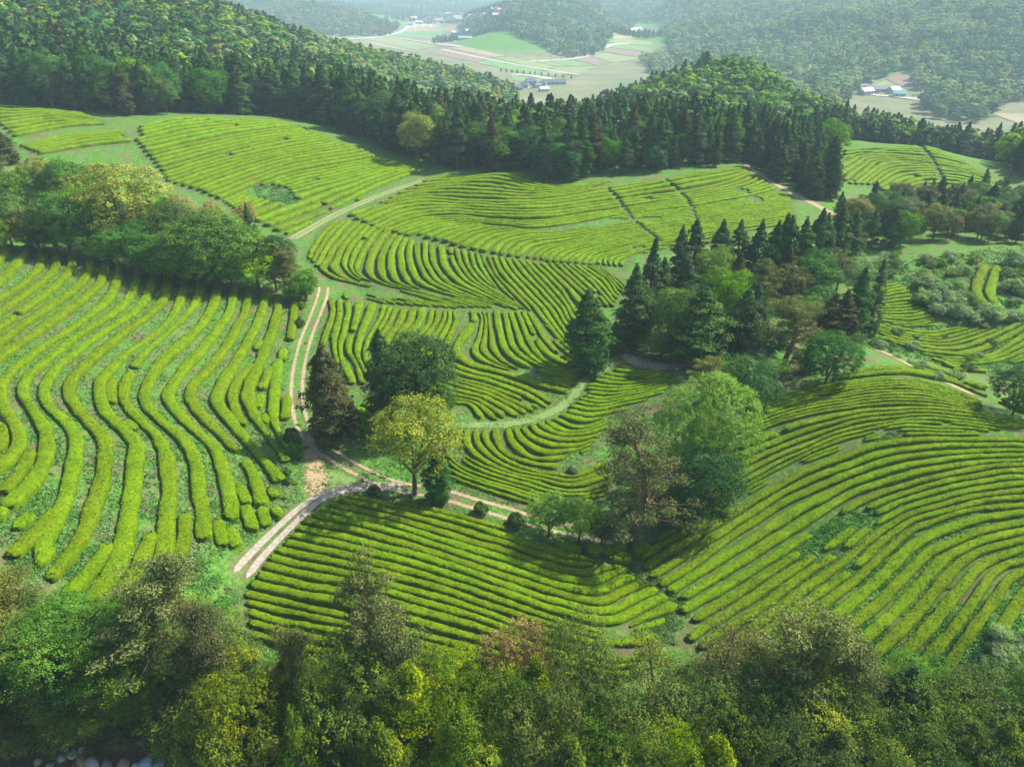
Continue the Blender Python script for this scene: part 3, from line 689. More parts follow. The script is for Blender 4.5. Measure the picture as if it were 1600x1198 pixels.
LM = {
 'cedar':   mat_leaf('cedar_needles', (.017, .052, .013), (.040, .098, .022), (.095, .148, .032), .18),
 'brown':   mat_leaf('bronze_needles', (.028, .036, .009), (.060, .064, .017), (.112, .106, .030), .18),
 'hinoki':  mat_leaf('cypress_sprays', (.028, .070, .005), (.098, .160, .008), (.240, .265, .010), .22),
 'pine':    mat_leaf('pine_needles', (.040, .070, .012), (.115, .150, .027), (.235, .250, .058), .2),
 'rust':    mat_leaf('rusty_pine_needles', (.046, .064, .012), (.098, .118, .025), (.180, .188, .044), .2),
 'green':   mat_leaf('bright_leaves', (.024, .090, .005), (.058, .165, .008), (.130, .260, .014), .30),
 'lime':    mat_leaf('lime_leaves', (.070, .165, .003), (.128, .265, .004), (.210, .355, .008), .32),
 'yellow':  mat_leaf('yellow_spring_leaves', (.100, .130, .010), (.195, .235, .020), (.330, .360, .045), .30),
 'gold':    mat_leaf('golden_spring_leaves', (.150, .115, .024), (.260, .200, .045), (.390, .300, .080), .30),
 'teal':    mat_leaf('blue_green_leaves', (.018, .075, .012), (.042, .135, .022), (.098, .215, .038), .28),
 'deep':    mat_leaf('deep_green_leaves', (.010, .048, .008), (.024, .090, .013), (.064, .165, .022), .22),
 'pale':    mat_leaf('pale_shrub_leaves', (.085, .165, .050), (.150, .250, .085), (.270, .360, .150), .28),
 'olive':   mat_leaf('olive_spring_leaves', (.072, .105, .013), (.145, .190, .026), (.260, .305, .060), .30),
 'shade':   mat_leaf('dark_cypress_sprays', (.020, .052, .006), (.056, .105, .010), (.145, .190, .020), .22),
 'sunny':   mat_leaf('pale_spring_canopy', (.120, .190, .040), (.215, .310, .070), (.350, .400, .140), .35),
 'dome':    mat_leaf('vivid_green_leaves', (.075, .180, .003), (.125, .270, .004), (.190, .345, .007), .45, hue=0., val=0.),
 'bush':    mat_leaf('clipped_bush_leaves', (.022, .048, .010), (.055, .100, .016), (.130, .175, .036), .15),
}
def dirs(n, rng): return unit(rng.normal(size=(n, 3)))
def tube(P, rad, k=6):
    P = np.asarray(P, float); rad = np.asarray(rad, float); T_ = unit(np.gradient(P, axis=0))
    a = np.array([.31, .17, .93]) if abs(T_[0, 2]) < .9 else np.array([1., .1, 0])
    u = unit(np.cross(T_, a)); v = np.cross(T_, u); th = np.linspace(0, 2 * np.pi, k, endpoint=False)
    V = P[:, None] + rad[:, None, None] * (np.cos(th)[None, :, None] * u[:, None] + np.sin(th)[None, :, None] * v[:, None])
    i = np.arange(len(P) - 1)[:, None] * k + np.arange(k)[None]; j = np.arange(len(P) - 1)[:, None] * k + (np.arange(k)[None] + 1) % k
    return V.reshape(-1, 3), np.stack([i, j, j + k, i + k], -1).reshape(-1, 4)
def limb(a, b, r0, r1, sag=.1, n=5):
    a = np.asarray(a, float); b = np.asarray(b, float); t = np.linspace(0, 1, n)[:, None]
    P = a + (b - a) * t; P[:, 2] += sag * np.linalg.norm(b - a) * (t[:, 0] - t[:, 0] ** 2) * 2
    return tube(P, np.linspace(r0, r1, n), 5)
# every shape is built 10 m tall and scaled where it stands
def shape_broad(seed, n_leaf, leaf, blobs=26, R0=3.6, z0=2.2, top=10., flat=1.0, open_=0.0, twig=.20, jit=.30, up=.35, offw=.35, reach=(.45, .80)):
    rng = np.random.default_rng(seed)
    c = np.array([0, 0, (z0 + top) / 2]); ax = np.array([R0, R0, (top - z0) / 2])
    D = dirs(blobs, rng); D[:, 2] = D[:, 2] * .9 + .12; rr = rng.uniform(*reach, blobs) ** .8
    B = c + D * ax * rr[:, None]; br = rng.uniform(.26, .46, blobs) * R0 * (1.05 - .35 * open_)
    B = np.vstack([B, c[None]]); br = np.r_[br, R0 * .5]
    per = 13; nc = n_leaf // per                                        # twigs: knots of leaves set over the lobes
    which = rng.choice(len(B), nc * 7, p=br ** 2 / (br ** 2).sum())
    d = dirs(len(which), rng); d[:, 2] = np.where(d[:, 2] < -.45, -d[:, 2], d[:, 2])
    C = B[which] + d * (br[which] * (.74 + .42 * rng.random(len(which))))[:, None] * np.array([1, 1, .85])
    depth = np.min(np.where(np.arange(len(B))[None] == which[:, None], 9, np.linalg.norm(C[:, None] - B[None], axis=2) / br[None]), axis=1)
    ok = np.flatnonzero(depth > .70)[:nc]; C, d, which = C[ok], d[ok], which[ok]
    q = np.repeat(np.arange(len(C)), per); off = rng.normal(size=(len(q), 3)) * (twig * np.array([1, 1, .7]))
    P = C[q] + off
    N = unit(d[q] * .75 + unit(off) * offw + rng.normal(size=P.shape) * jit + np.array([0, 0, up])); S = leaf * rng.uniform(.7, 1.35, len(P))
    bt = rng.uniform(.25, .75, len(B)); ct = rng.normal(size=len(C)) * .17; tone = np.clip(bt[which][q] + ct[q] + rng.normal(size=len(P)) * .10, 0, 1)
    crown = leaf_geo(P, N, S, .65, rng) + (np.repeat(tone, 4),)
    tr = [tube([(0, 0, -.4), (.05, .03, z0 * .6), (.1, 0, z0 + 1.2), (0, .1, c[2] + 1)], [.26, .2, .16, .07], 7)]
    for k in rng.choice(blobs, min(9, blobs), replace=False): tr.append(limb((0.05, 0, rng.uniform(z0 * .8, z0 + 2)), B[k], .10, .03))
    return crown, merge(tr)
def shape_conifer(seed, n_br, per, leaf, R0=2.1, z0=.7, power=.85, droop=.25, ragged=.25, tip=0., bulge=.12, aspect=.5, fan=.24):
    rng = np.random.default_rng(seed)
    t = np.sort(rng.random(n_br) ** 1.15); az = rng.random(n_br) * 2 * np.pi
    lob = 1 + .22 * np.sin(az * 3 + seed) * np.sin(t * 9 + seed * 2)
    L = R0 * ((1 - t) ** power * (1 - bulge) + bulge * np.sin(np.pi * np.clip(t * 1.0 + .05, 0, 1))) * lob * rng.uniform(1 - ragged, 1 + ragged * .6, n_br) + .08
    zb_ = z0 + t * (9.75 - z0)
    u = rng.random((n_br, per)) ** .5; u = .32 + .70 * u
    rad = L[:, None] * u
    A = az[:, None] + rng.normal(size=u.shape) * fan / np.maximum(rad, .3)
    X = np.cos(A) * rad; Y = np.sin(A) * rad
    Z = zb_[:, None] + rad * (.42 - droop * u * 1.6) + rng.normal(size=u.shape) * .10
    P = np.stack([X, Y, Z], -1).reshape(-1, 3)
    out = np.stack([np.cos(A), np.sin(A), np.full_like(A, .75)], -1).reshape(-1, 3)
    N = unit(out + rng.normal(size=P.shape) * .5); S = leaf * rng.uniform(.7, 1.3, len(P))
    bt = rng.uniform(.15, .7, n_br)
    tone = np.clip(bt[:, None] * (1 - tip * .5) + tip * np.clip((u - .72) * 3.4, 0, 1) * rng.uniform(.2, 1, u.shape) * rng.integers(0, 2, n_br)[:, None] + rng.normal(size=u.shape) * .12, 0, 1).ravel()
    k = int(per * 1.2); pt = np.c_[rng.normal(size=(k, 2)) * .12, rng.uniform(9.2, 10.1, k)]
    P = np.vstack([P, pt]); N = np.vstack([N, unit(rng.normal(size=(k, 3)) + np.array([0, 0, .5]))]); S = np.r_[S, np.full(k, leaf * .8)]; tone = np.r_[tone, rng.uniform(.2, .7, k)]
    crown = leaf_geo(P, N, S, aspect, rng) + (np.repeat(tone, 4),)
    tr = [tube([(0, 0, -.4), (.03, 0, 3), (0, .03, 6.5), (0, 0, 9.8)], [.24, .19, .11, .02], 7)]
    for i in range(0, n_br, max(1, n_br // 24)):
        tr.append(limb((0, 0, zb_[i]), (math.cos(az[i]) * L[i] * .7, math.sin(az[i]) * L[i] * .7, zb_[i] + L[i] * .1), .045, .012, .05, 3))
    return crown, merge(tr)
def shape_pine(seed, clusters, per, leaf, R0=3.4, z0=3.0, bend=.5, size=.85):
    rng = np.random.default_rng(seed)
    b = rng.normal(size=2) * bend
    spine = lambda z: np.array([b[0] * math.sin(z * .3), b[1] * math.sin(z * .37), z])
    tr = [tube([spine(z) - (0, 0, .4 if z == 0 else 0) for z in np.linspace(0, 9.4, 9)], np.linspace(.24, .04, 9), 7)]
    P, N, S, tone = [], [], [], []
    for i in range(clusters):
        t = (i + rng.random()) / clusters; z = z0 + t * (9.6 - z0); az = i * 2.4 + rng.normal() * .5
        L = R0 * (1 - t * .80) ** .8 * rng.uniform(.35, 1.08)
        base = spine(z - .25 * L); end = spine(z) + np.array([math.cos(az) * L, math.sin(az) * L, .10 * L + rng.normal() * .15])
        tr.append(limb(base, end, .07 * (1.2 - t), .02, -.06, 4))
        for q in range(3):
            c = base + (end - base) * (1.02 - .25 * q) + rng.normal(size=3) * np.array([.45, .45, .18]) * size
            n = per // 3; d = dirs(n, rng); rad = size * rng.uniform(.6, 1.15)
            p = c + d * (rng.random(n) ** .45 * rad)[:, None] * np.array([1, 1, .55])
            P.append(p); N.append(unit(d + rng.normal(size=d.shape) * .7 + np.array([0, 0, .35]))); S.append(leaf * rng.uniform(.6, 1.4, n))
            tone.append(np.clip(rng.uniform(.2, .75) + rng.normal(size=n) * .17, 0, 1))
    crown = leaf_geo(np.concatenate(P), np.concatenate(N), np.concatenate(S), .30, rng, .05) + (np.repeat(np.concatenate(tone), 4),)
    return crown, merge(tr)
def shape_bush(seed, n, leaf, spiky=0.):
    rng = np.random.default_rng(seed)
    d = dirs(n, rng); d[:, 2] = np.abs(d[:, 2]) * 1.15 - .25
    w = 1 + .13 * np.sin(d[:, 0] * 4 + seed) * np.sin(d[:, 1] * 5) + spiky * rng.normal(size=n)
    P = d * (w * rng.uniform(.8, 1.02, n))[:, None] * np.array([5, 5, 6.]) + np.array([0, 0, 4.])
    N = unit(d + rng.normal(size=d.shape) * .5)
    tone = np.clip(.45 + .3 * np.sin(d[:, 0] * 5 + seed) * np.sin(d[:, 2] * 6) + rng.normal(size=n) * .2, 0, 1)
    crown = leaf_geo(P, N, leaf * rng.uniform(.7, 1.3, n), .7, rng) + (np.repeat(tone, 4),)
    return crown, merge([tube([(0, 0, -.5), (0, 0, 1), (.1, 0, 5)], [.4, .35, .15], 5), limb((0, 0, .8), (2.5, 1, 5), .2, .06), limb((0, 0, .8), (-2, 1.6, 5), .2, .06)])
SHAPES = {
 'broad':  [shape_broad(s, 17000, .17, 30 + 3 * s, R0=3.8 + .12 * s, z0=.9) for s in range(4)],
 'round':  [shape_broad(50 + s, 23000, .165, 70, R0=4.6, z0=.3, twig=.17) for s in range(1)],
 'dome':   [shape_broad(55, 24000, .16, 150, R0=4.4, z0=.2, twig=.14, jit=.22, reach=(.70, .84))],
 'fine':   [shape_broad(70 + s, 22000, .105, 36, R0=3.8, z0=1.2, open_=.3, twig=.13) for s in range(3)],
 'loose':  [shape_broad(20 + s, 10500, .155, 40, R0=3.9, z0=1.6, open_=.75, twig=.16) for s in range(3)],
 'cedar':  [shape_conifer(s, 150, 74, .23, R0=2.0 + .15 * (s % 3), power=.50 + .06 * s, bulge=.30, ragged=.40, fan=.26) for s in range(5)],
 'cone':   [shape_conifer(30 + s, 190, 80, .23, R0=2.7, power=.52, bulge=.38, ragged=.30, fan=.28) for s in range(3)],
 'spire':  [shape_conifer(60 + s, 110, 46, .19, R0=1.25, power=.62, bulge=.25) for s in range(2)],
 'hinoki': [shape_conifer(80 + s, 210, 130, .108, R0=2.7, power=.42, droop=.46, ragged=.52, tip=.8, bulge=.5, aspect=.5, fan=.26) for s in range(4)],
 'pine':   [shape_pine(100 + s, 42 + 3 * s, 400, .14, size=.62) for s in range(4)],
 'thin':   [shape_pine(120 + s, 22, 300, .13, R0=2.8, z0=4.0) for s in range(2)],
 'thicket': [shape_broad(300 + s, 2600, .42, 16, R0=5., z0=.2, top=8.5, twig=.42) for s in range(4)],
 'bush':   [shape_bush(140 + s, 1300, .9) for s in range(3)],
 'shrub':  [shape_bush(150 + s, 1500, 1.0, .13) for s in range(4)],
}
_meshes = {}
def tree_meshes(shape, var, leafkey):
    k = (shape, var % len(SHAPES[shape]))
    if k not in _meshes:
        (V, F, tone), (tv, tf) = SHAPES[shape][k[1]]
        _meshes[k] = (np_mesh('crown', V, F, LM[leafkey], smooth=False, attrs={'tone': tone}),
                      np_mesh('trunk', tv, tf, M_PBARK if shape in ('pine', 'thin') else M_BARK))
    return _meshes[k]
SPREAD = {'broad': 7.6, 'fine': 7.8, 'round': 11.2, 'dome': 10.2, 'loose': 8.0, 'cedar': 4.0, 'cone': 5.6, 'spire': 2.6, 'hinoki': 5.2, 'pine': 5.7, 'thin': 4.8, 'bush': 10, 'shrub': 11, 'thicket': 10.5}
def plant(x, y, h, width, shape, leafkey, name, label, cat='tree', group=None, var=None, sink=.1):
    var = random.randrange(99) if var is None else var
    cm, tm = tree_meshes(shape, var, leafkey)
    root = link(name, None, loc=(x, y, float(H(x, y)) - sink)); root.empty_display_size = .5
    root.rotation_euler = (random.gauss(0, .035), random.gauss(0, .035), random.uniform(0, 6.28))
    s = h / 10.0; w = width / SPREAD[shape]
    root.scale = (w, w * random.uniform(.94, 1.06), s)
    c = bpy.data.objects.new('crown', cm); c.parent = root; col.objects.link(c)
    c.material_slots[0].link = 'OBJECT'; c.material_slots[0].material = LM[leafkey]
    t = bpy.data.objects.new('trunk', tm); t.parent = root; col.objects.link(t)
    tag(root, label, cat, group)
    return root
PLANTED = []
def tree_px(px, py, top, wpx, shape, leafkey, name, label, cat='tree', group=None, var=None):
    """a tree whose foot stands at photo pixel (px, py), as tall as its top at row `top` says, wpx pixels wide"""
    x, y, z = G1(px, py); r = math.hypot(x, y)
    _, t = ray(px, top); h = max(1.0, CAM_H - r * float(t) - z)
    d = y * CP + (CAM_H - z) * SP
    PLANTED.append((x, y, wpx / FPX * d / 2))
    return plant(x, y, h, wpx / FPX * d, shape, leafkey, name, label, cat, group, var)
def tree_far(px, Y, top, wpx, shape, leafkey, name, label, cat='tree', group=None, var=None):
    """a tree in photo column px, Y metres north of the camera"""
    x = column_at(px, Y); z = float(H(x, Y)); r = math.hypot(x, Y); _, t = ray(px, top); h = max(1.0, CAM_H - r * float(t) - z)
    d = Y * CP + (CAM_H - z - h * .6) * SP
    PLANTED.append((x, Y, wpx / FPX * d / 2))
    return plant(x, Y, h, wpx / FPX * d, shape, leafkey, name, label, cat, group, var)

# ------------------------------------------------------------------ single trees between the fields
tree_px(520,690,536,92,'cone','brown','bronze_conifer','bronze conifer standing on the edge of the dirt track')
tree_px(655,662,516,122,'broad','deep','evergreen_tree','large dark evergreen behind the yellow-green oak',var=1)
tree_px(602,655,514,66,'cone','cedar','conifer_tree','dark conifer with a pointed top behind the bronze conifer')
tree_px(649,772,610,150,'loose','olive','oak_tree','yellow-green spring oak at the fork of the tracks',var=0)
tree_px(684,784,704,54,'cone','deep','young_conifer','small dark conifer beside the yellow-green oak')
tree_px(1098,742,600,156,'dome','dome','round_tree','dome-shaped bright green tree above the domed field',var=0)
tree_px(978,846,650,168,'pine','rust','pine_tree','tall olive-brown pine between the round tree and the gully',var=1)
tree_px(1096,818,708,104,'broad','deep','broadleaf_tree','dark green tree in front of the round bright tree',var=2)
tree_px(1165,672,556,84,'broad','teal','broadleaf_tree','blue-green tree behind the round bright tree',var=0)
tree_px(1102,622,552,70,'pine','pine','pine_tree','grey-brown pine peeping over the round bright tree')
tree_px(1140,610,560,60,'loose','green','broadleaf_tree','small light tree beside the woodland track')
tree_px(918,582,452,82,'cone','cedar','conifer_tree','lone dark conifer at the end of the grass path')
tree_px(958,552,500,36,'cone','cedar','conifer_tree','small conifer tucked behind the lone dark conifer')
tree_px(858,838,772,82,'loose','lime','broadleaf_tree','young light green tree beside the dirt track',var=1)
tree_px(905,846,782,76,'loose','lime','broadleaf_tree','young tree between the light tree and the tall pine',var=2)
tree_px(940,850,800,60,'loose','deep','broadleaf_tree','low dark tree at the foot of the tall pine')
tree_px(1050,830,770,66,'broad','deep','broadleaf_tree','dark tree under the tall pine above the gully')
tree_px(1290,598,520,98,'round','deep','broadleaf_tree','round dark green tree at the top of the domed field',var=1)
tree_px(1582,648,568,96,'round','deep','broadleaf_tree','dark round tree on the far shoulder of the domed field',var=0)
tree_px(704,650,612,22,'loose','green','sapling','small green sapling on the slope above the grass path')
# grove between the woodland track and the side valley
GROVE = [('cedar','cedar',990,545,412,66),('spire','cedar',1010,510,370,44),('cone','cedar',1088,566,446,112),('cone','cedar',1150,552,448,70),('broad','green',1052,548,450,70),('broad','green',1130,525,420,74),
 ('pine','rust',1222,570,458,112),('pine','rust',1192,500,405,76),('loose','lime',1258,520,456,46),('cedar','brown',1298,532,456,52),('cedar','brown',1316,535,450,48),('cedar','cedar',1330,530,414,48),('spire','cedar',1357,528,402,34),
 ('thin','pine',1302,470,392,54),('loose','pale',1338,475,394,56),('broad','teal',1264,470,388,66),('loose','rust',1232,480,410,60),('cedar','cedar',1178,540,440,50),('broad','deep',1030,520,458,60),('broad','green',1034,562,522,56),
 ('cedar','cedar',1056,470,352,46),('cedar','cedar',1080,455,338,48),('cedar','cedar',1120,450,342,48),('cedar','cedar',1146,448,344,44),('cedar','cedar',1171,455,340,48),('cedar','cedar',1196,452,342,46),('cedar','cedar',1209,445,332,44),
 ('cedar','cedar',1222,450,334,46),('cedar','cedar',1243,448,334,48),('cedar','cedar',1263,446,324,50),('cedar','cedar',1283,440,330,44),('cedar','cedar',1303,432,318,46),('cedar','cedar',1322,428,328,44),('broad','lime',1112,470,384,58),
 ('broad','green',1168,500,424,54),('cedar','brown',1148,480,392,40),('cedar','brown',1228,470,382,40),('cedar','cedar',1030,485,400,50),('cone','cedar',1106,500,420,60),('cedar','cedar',1072,490,402,52),('broad','teal',1180,585,548,60),('loose','green',1215,590,560,50),
 ('broad','deep',1256,580,545,50),('cedar','brown',1280,520,470,46),('loose','teal',1330,560,520,40),('broad','deep',1200,560,510,60),('cedar','cedar',1140,500,420,50),('broad','deep',1280,500,450,60)]
KINDNAME = {'cedar': ('cedar_tree', 'cedar'), 'spire': ('cedar_tree', 'slender cedar'), 'cone': ('conifer_tree', 'broad conifer'), 'broad': ('broadleaf_tree', 'broadleaf tree'), 'loose': ('broadleaf_tree', 'open-crowned tree'), 'fine': ('broadleaf_tree', 'leafy tree'), 'round': ('broadleaf_tree', 'round tree'),
            'pine': ('pine_tree', 'pine'), 'thin': ('pine_tree', 'thin pine'), 'hinoki': ('cypress_tree', 'cypress')}
HUE = {'cedar': 'dark green', 'brown': 'bronze', 'hinoki': 'yellow-tipped', 'pine': 'grey-green', 'rust': 'rusty brown', 'green': 'fresh green', 'lime': 'lime green', 'yellow': 'pale yellow', 'olive': 'olive', 'sunny': 'pale spring-green', 'shade': 'dark olive-green', 'gold': 'golden', 'teal': 'blue-green', 'deep': 'deep green', 'pale': 'pale green'}
def ordered(rows, where):
    """one label for each tree of a small wood: its look, then its turn from the left among those that look alike"""
    kinds = {}
    for r in rows: kinds.setdefault((HUE[r[1]], KINDNAME[r[0]][1]), []).append(r)
    out = {}
    for (h, k), rs in kinds.items():
        rs = sorted(rs, key=lambda r: r[2])
        for i, r in enumerate(rs): out[id(r)] = f'{h} {k} {where}' if len(rs) == 1 else f'{nth(i + 1)} {h} {k} from the left {where}'
    return out
def wood(rows, where, group, order):
    labs = ordered(rows, where)
    for r in rows:
        s, l, px, py, top, w = r
        tree_px(px, py, top, w, s, l, KINDNAME[s][0], labs[id(r)], group=group)
wood(GROVE, 'in the grove beside the woodland track', 'trees of the grove by the woodland track', 0)
# broadleaf grove above the wavy field
LGROVE = [('loose','yellow',198,398,238,150),('broad','green',332,446,330,130),('broad','green',282,415,312,80),('loose','gold',286,400,296,66),('loose','gold',338,400,312,54),('broad','lime',405,452,372,84),('broad','green',372,425,335,80),('pine','rust',455,470,388,66),('broad','green',478,470,420,46),
 ('broad','deep',432,455,362,70),('cedar','cedar',398,400,315,26),('loose','gold',392,395,312,40),('broad','green',150,400,310,90),('broad','teal',110,398,300,90),('loose','rust',62,392,316,84),('broad','green',20,385,300,70),('broad','lime',12,392,340,50),('loose','yellow',75,340,236,66),('loose','yellow',96,345,236,50),
 ('broad','green',45,345,262,76),('pine','pine',20,330,240,80),('broad','green',120,350,246,70),('broad','lime',130,370,290,60),('broad','deep',215,425,350,90),('broad','green',260,435,370,80),('broad','green',300,440,380,76),('loose','lime',250,430,385,66),('broad','lime',175,410,365,60),('broad','deep',345,452,398,70),('broad','lime',62,390,350,46),
 ('cedar','brown',14,255,205,36),('broad','green',2,240,203,34),('broad','green',235,380,290,70),('loose','lime',285,438,395,60),('broad','green',150,330,255,56),('broad','deep',470,472,440,40),('loose','green',455,472,432,36),('broad','deep',90,395,340,60),('broad','deep',-15,385,300,70)]
wood(LGROVE, 'in the grove above the wavy field', 'trees of the grove above the wavy field', 0)
# ------------------------------------------------------------------ belt of trees along the stream, nearest the viewer
BELT = [  # shape, leaves, column, distance, top row, width
 ('fine','hinoki',215,44.5,958,110),('fine','green',90,44,950,130),('fine','shade',395,44,985,110),('fine','green',170,45,955,90),('hinoki','hinoki',470,43,1010,110),('fine','shade',-10,44,930,120),('fine','shade',300,43.5,960,140),('fine','hinoki',690,43,1015,100),('hinoki','hinoki',560,43,1000,100),('fine','shade',1060,43,1035,100),('fine','green',1420,43.5,1030,110),('fine','shade',1190,43,1030,110),
 ('pine','pine',300,43,848,190),('pine','rust',40,42,862,190),('pine','rust',375,42,920,110),('fine','green',130,41,930,150),('fine','green',20,39,970,140),('fine','green',200,42,925,120),
 ('pine','pine',600,43,872,150),('pine','pine',640,42,930,150),('pine','rust',492,41,985,120),('loose','gold',808,43,972,110),('fine','hinoki',885,42.5,952,110),('thin','pine',1000,43,985,110),('thin','rust',1110,43.5,962,130),
 ('pine','pine',1240,43,926,215),('pine','pine',1310,42,985,150),('fine','shade',230,41,985,150),('hinoki','hinoki',345,41,970,160),('fine','hinoki',420,40.5,1000,120),('hinoki','hinoki',95,40,1030,140),
 ('fine','hinoki',170,40,1052,150),('fine','shade',300,39.8,1040,170),('hinoki','hinoki',380,39.4,1050,160),('fine','hinoki',560,40,1000,150),('hinoki','hinoki',640,40,1010,150),('fine','hinoki',715,41,1020,120),('fine','shade',770,40,1035,130),
 ('hinoki','hinoki',835,40,1030,130),('fine','shade',930,40.5,1040,130),('fine','hinoki',1000,40,1050,140),('fine','shade',1080,41,1040,140),('fine','green',1170,40.5,1040,130),('hinoki','hinoki',1150,41.5,1020,110),('fine','hinoki',1240,39.5,1050,150),('fine','shade',1330,40.5,1040,150),
 ('cone','cedar',1370,42,1020,120),('fine','shade',1430,41,1035,130),('fine','shade',1480,41,1040,140),('fine','green',1540,41.5,1030,120),('fine','green',1590,42,1010,110),('loose','gold',1610,41.5,1000,50),
 ('hinoki','hinoki',505,36,1085,110),('fine','hinoki',450,38,1060,120),('hinoki','hinoki',640,35,1125,150),('fine','hinoki',745,35,1122,130),('fine','shade',830,36,1082,140),('hinoki','hinoki',885,35,1120,120),('fine','hinoki',975,35,1140,120),('hinoki','hinoki',1090,35.5,1125,150),
 ('fine','hinoki',1030,36,1120,120),('fine','shade',1180,35.5,1115,140),('fine','green',1400,37,1118,110),('hinoki','hinoki',1270,36,1110,140),('fine','hinoki',1350,35,1135,140),('fine','shade',1440,36.5,1100,130),('hinoki','hinoki',1520,36,1095,150),('fine','hinoki',1590,37,1070,130),
 ('fine','shade',235,39.6,1085,130),('fine','shade',60,39.5,1075,120),('cone','brown',30,35,1105,150),('hinoki','hinoki',700,37,1075,130),('fine','hinoki',580,37.5,1065,130),('fine','shade',790,38,1060,130),('fine','shade',920,38,1075,130),('fine','shade',1130,38,1070,140),('fine','shade',1300,38,1080,140),('hinoki','hinoki',1460,38.5,1070,130),('fine','shade',1600,39,1060,130),
 ('fine','hinoki',1000,37.5,1095,130),('fine','shade',-20,37,1030,130),('pine','rust',-30,41,900,130),('hinoki','hinoki',1640,38,1070,140)]
labs = ordered(BELT, 'in the belt above the stream')
for r in BELT:
    s, l, px, Y, top, w = r
    if px < 360: Y = min(47., max(Y + 3.4, 44.2))
    tree_far(px, Y, top, w * (1.3 if s in ('hinoki', 'fine') else 1.1), s, l, KINDNAME[s][0], labs[id(r)], group='trees of the belt above the stream', var=3 if s == 'pine' else None)

# ------------------------------------------------------------------ woods: nearest trees one by one, the far ones as one mass each
def inside(poly, X, Y):
    c = np.zeros(len(X), bool); n = len(poly)
    for i in range(n):
        x1, y1 = poly[i]; x2, y2 = poly[(i + 1) % n]
        k = ((y1 > Y) != (y2 > Y)) & (X < (x2 - x1) * (Y - y1) / (y2 - y1 + 1e-12) + x1); c ^= k
    return c
def scatter(poly, spacing, seed):
    """points about `spacing` apart inside a plan polygon"""
    rng = np.random.default_rng(seed); P = np.array(poly)
    x0, y0 = P.min(0); x1, y1 = P.max(0)
    nx, ny = int((x1 - x0) / spacing) + 1, int((y1 - y0) / (spacing * .87)) + 1
    gx, gy = np.meshgrid(np.arange(nx), np.arange(ny)); X = x0 + (gx + .5 * (gy % 2)) * spacing; Y = y0 + gy * spacing * .87
    X = (X + rng.uniform(-.42, .42, X.shape) * spacing).ravel(); Y = (Y + rng.uniform(-.42, .42, Y.shape) * spacing).ravel()
    k = inside(poly, X, Y); return np.c_[X[k], Y[k]]
def plan(*pts):
    """plan polygon from (column, distance) pairs, or (column, row) pairs marked 'p'"""
    out = []
    for p in pts:
        if len(p) == 3: g = ground(p[0], p[1])[0]; out.append((g[0], g[1]))
        else: out.append((column_at(*p), p[1]))
    return out
CLEAR = [plan((486,80,'p'),(596,91,'p'),(592,99,'p'),(498,88,'p')), plan((1345,142,'p'),(1384,120,'p'),(1400,110,'p'),(1424,116,'p'),(1426,142,'p'),(1480,158,'p'),(1470,164,'p'))]
W_ = []     # (x, y, shape, leaf, height, width, wood name)
def fill(name, poly, spacing, mixt, h, seed, wscale=1.0):
    rng = random.Random(seed); keys = [m[:2] for m in mixt]; wts = [m[2] for m in mixt]
    P = scatter(poly, spacing, seed); patch = .65 * vnoise(P[:, 0], P[:, 1], spacing * 8, seed) + .35 * vnoise(P[:, 0], P[:, 1], spacing * 3, seed + 5)
    for (x, y), q in zip(P, patch):
        if any((x - a) ** 2 + (y - b) ** 2 < (.55 * r + 1.0) ** 2 for a, b, r in PLANTED): continue
        i = min(range(len(keys)), key=lambda i: rng.random() ** (1 / (wts[i] * (.08 + 2.4 * (q if i % 2 else 1 - q) ** 2))) * -1)
        s, l = keys[i]
        if any(inside(c, np.array([x]), np.array([y]))[0] for c in CLEAR): continue
        hh = h * rng.uniform(.66, 1.22) * (1 - .22 * min(1, max(0, (x + 60) / 60)) if name == 'cedar wood' else 1) * (.8 if s in ('broad', 'loose') else 1)
        W_.append((x, y, s, l, hh, {'cedar': .40, 'cone': .50, 'spire': .28, 'broad': .80, 'loose': .80, 'pine': .62, 'round': .9}[s] * hh * rng.uniform(.9, 1.15) * wscale, name))
CEDARY = [('cedar','cedar',4.5),('cone','cedar',2.0),('cedar','brown',.2),('broad','green',1.2),('cone','deep',1.4),('broad','lime',.6),('broad','teal',.8),('broad','olive',.25)]
MIXED = [('broad','lime',2.0),('cedar','cedar',1.8),('broad','green',2.6),('broad','deep',1.4),('broad','pale',.8),('broad','teal',2.0),('broad','sunny',.9),('broad','pine',.7)]
LEAFY = [('broad','sunny',3.0),('broad','green',1.8),('broad','pale',1.4),('broad','teal',1.4),('broad','lime',1.6),('broad','deep',.8),('loose','yellow',.7),('cedar','cedar',.5)]
# the dark cedar wood behind the fields: its front edge follows the tops of the fields
EDGE = [(-60,160,'p'),(60,166,'p'),(140,176,'p'),(200,182,'p'),(240,180,'p'),(330,178,'p'),(430,182,'p'),(490,190,'p'),(560,215,'p'),(620,240,'p'),(680,264,'p'),(740,270,'p'),(790,268,'p'),(830,272,'p'),(850,290,'p'),(900,284,'p'),(960,276,'p'),(1020,270,'p'),(1080,262,'p'),(1140,266,'p')]
fill('cedar wood', plan(*EDGE, (1150,262), (1150,285), (1000,300), (850,310), (700,330), (560,320), (430,300), (300,300), (150,300), (-60,300)), 4.6, CEDARY, 15.5, 11)
fill('lane wood', plan((1162,250,'p'),(1200,278,'p'),(1240,298,'p'),(1282,322,'p'),(1300,318,'p'),(1280,264,'p'),(1302,236,'p'),(1306,290),(1150,300),(1150,262)), 4.6, [('cedar','cedar',6),('broad','green',.6),('cedar','brown',.3)], 11.5, 12)
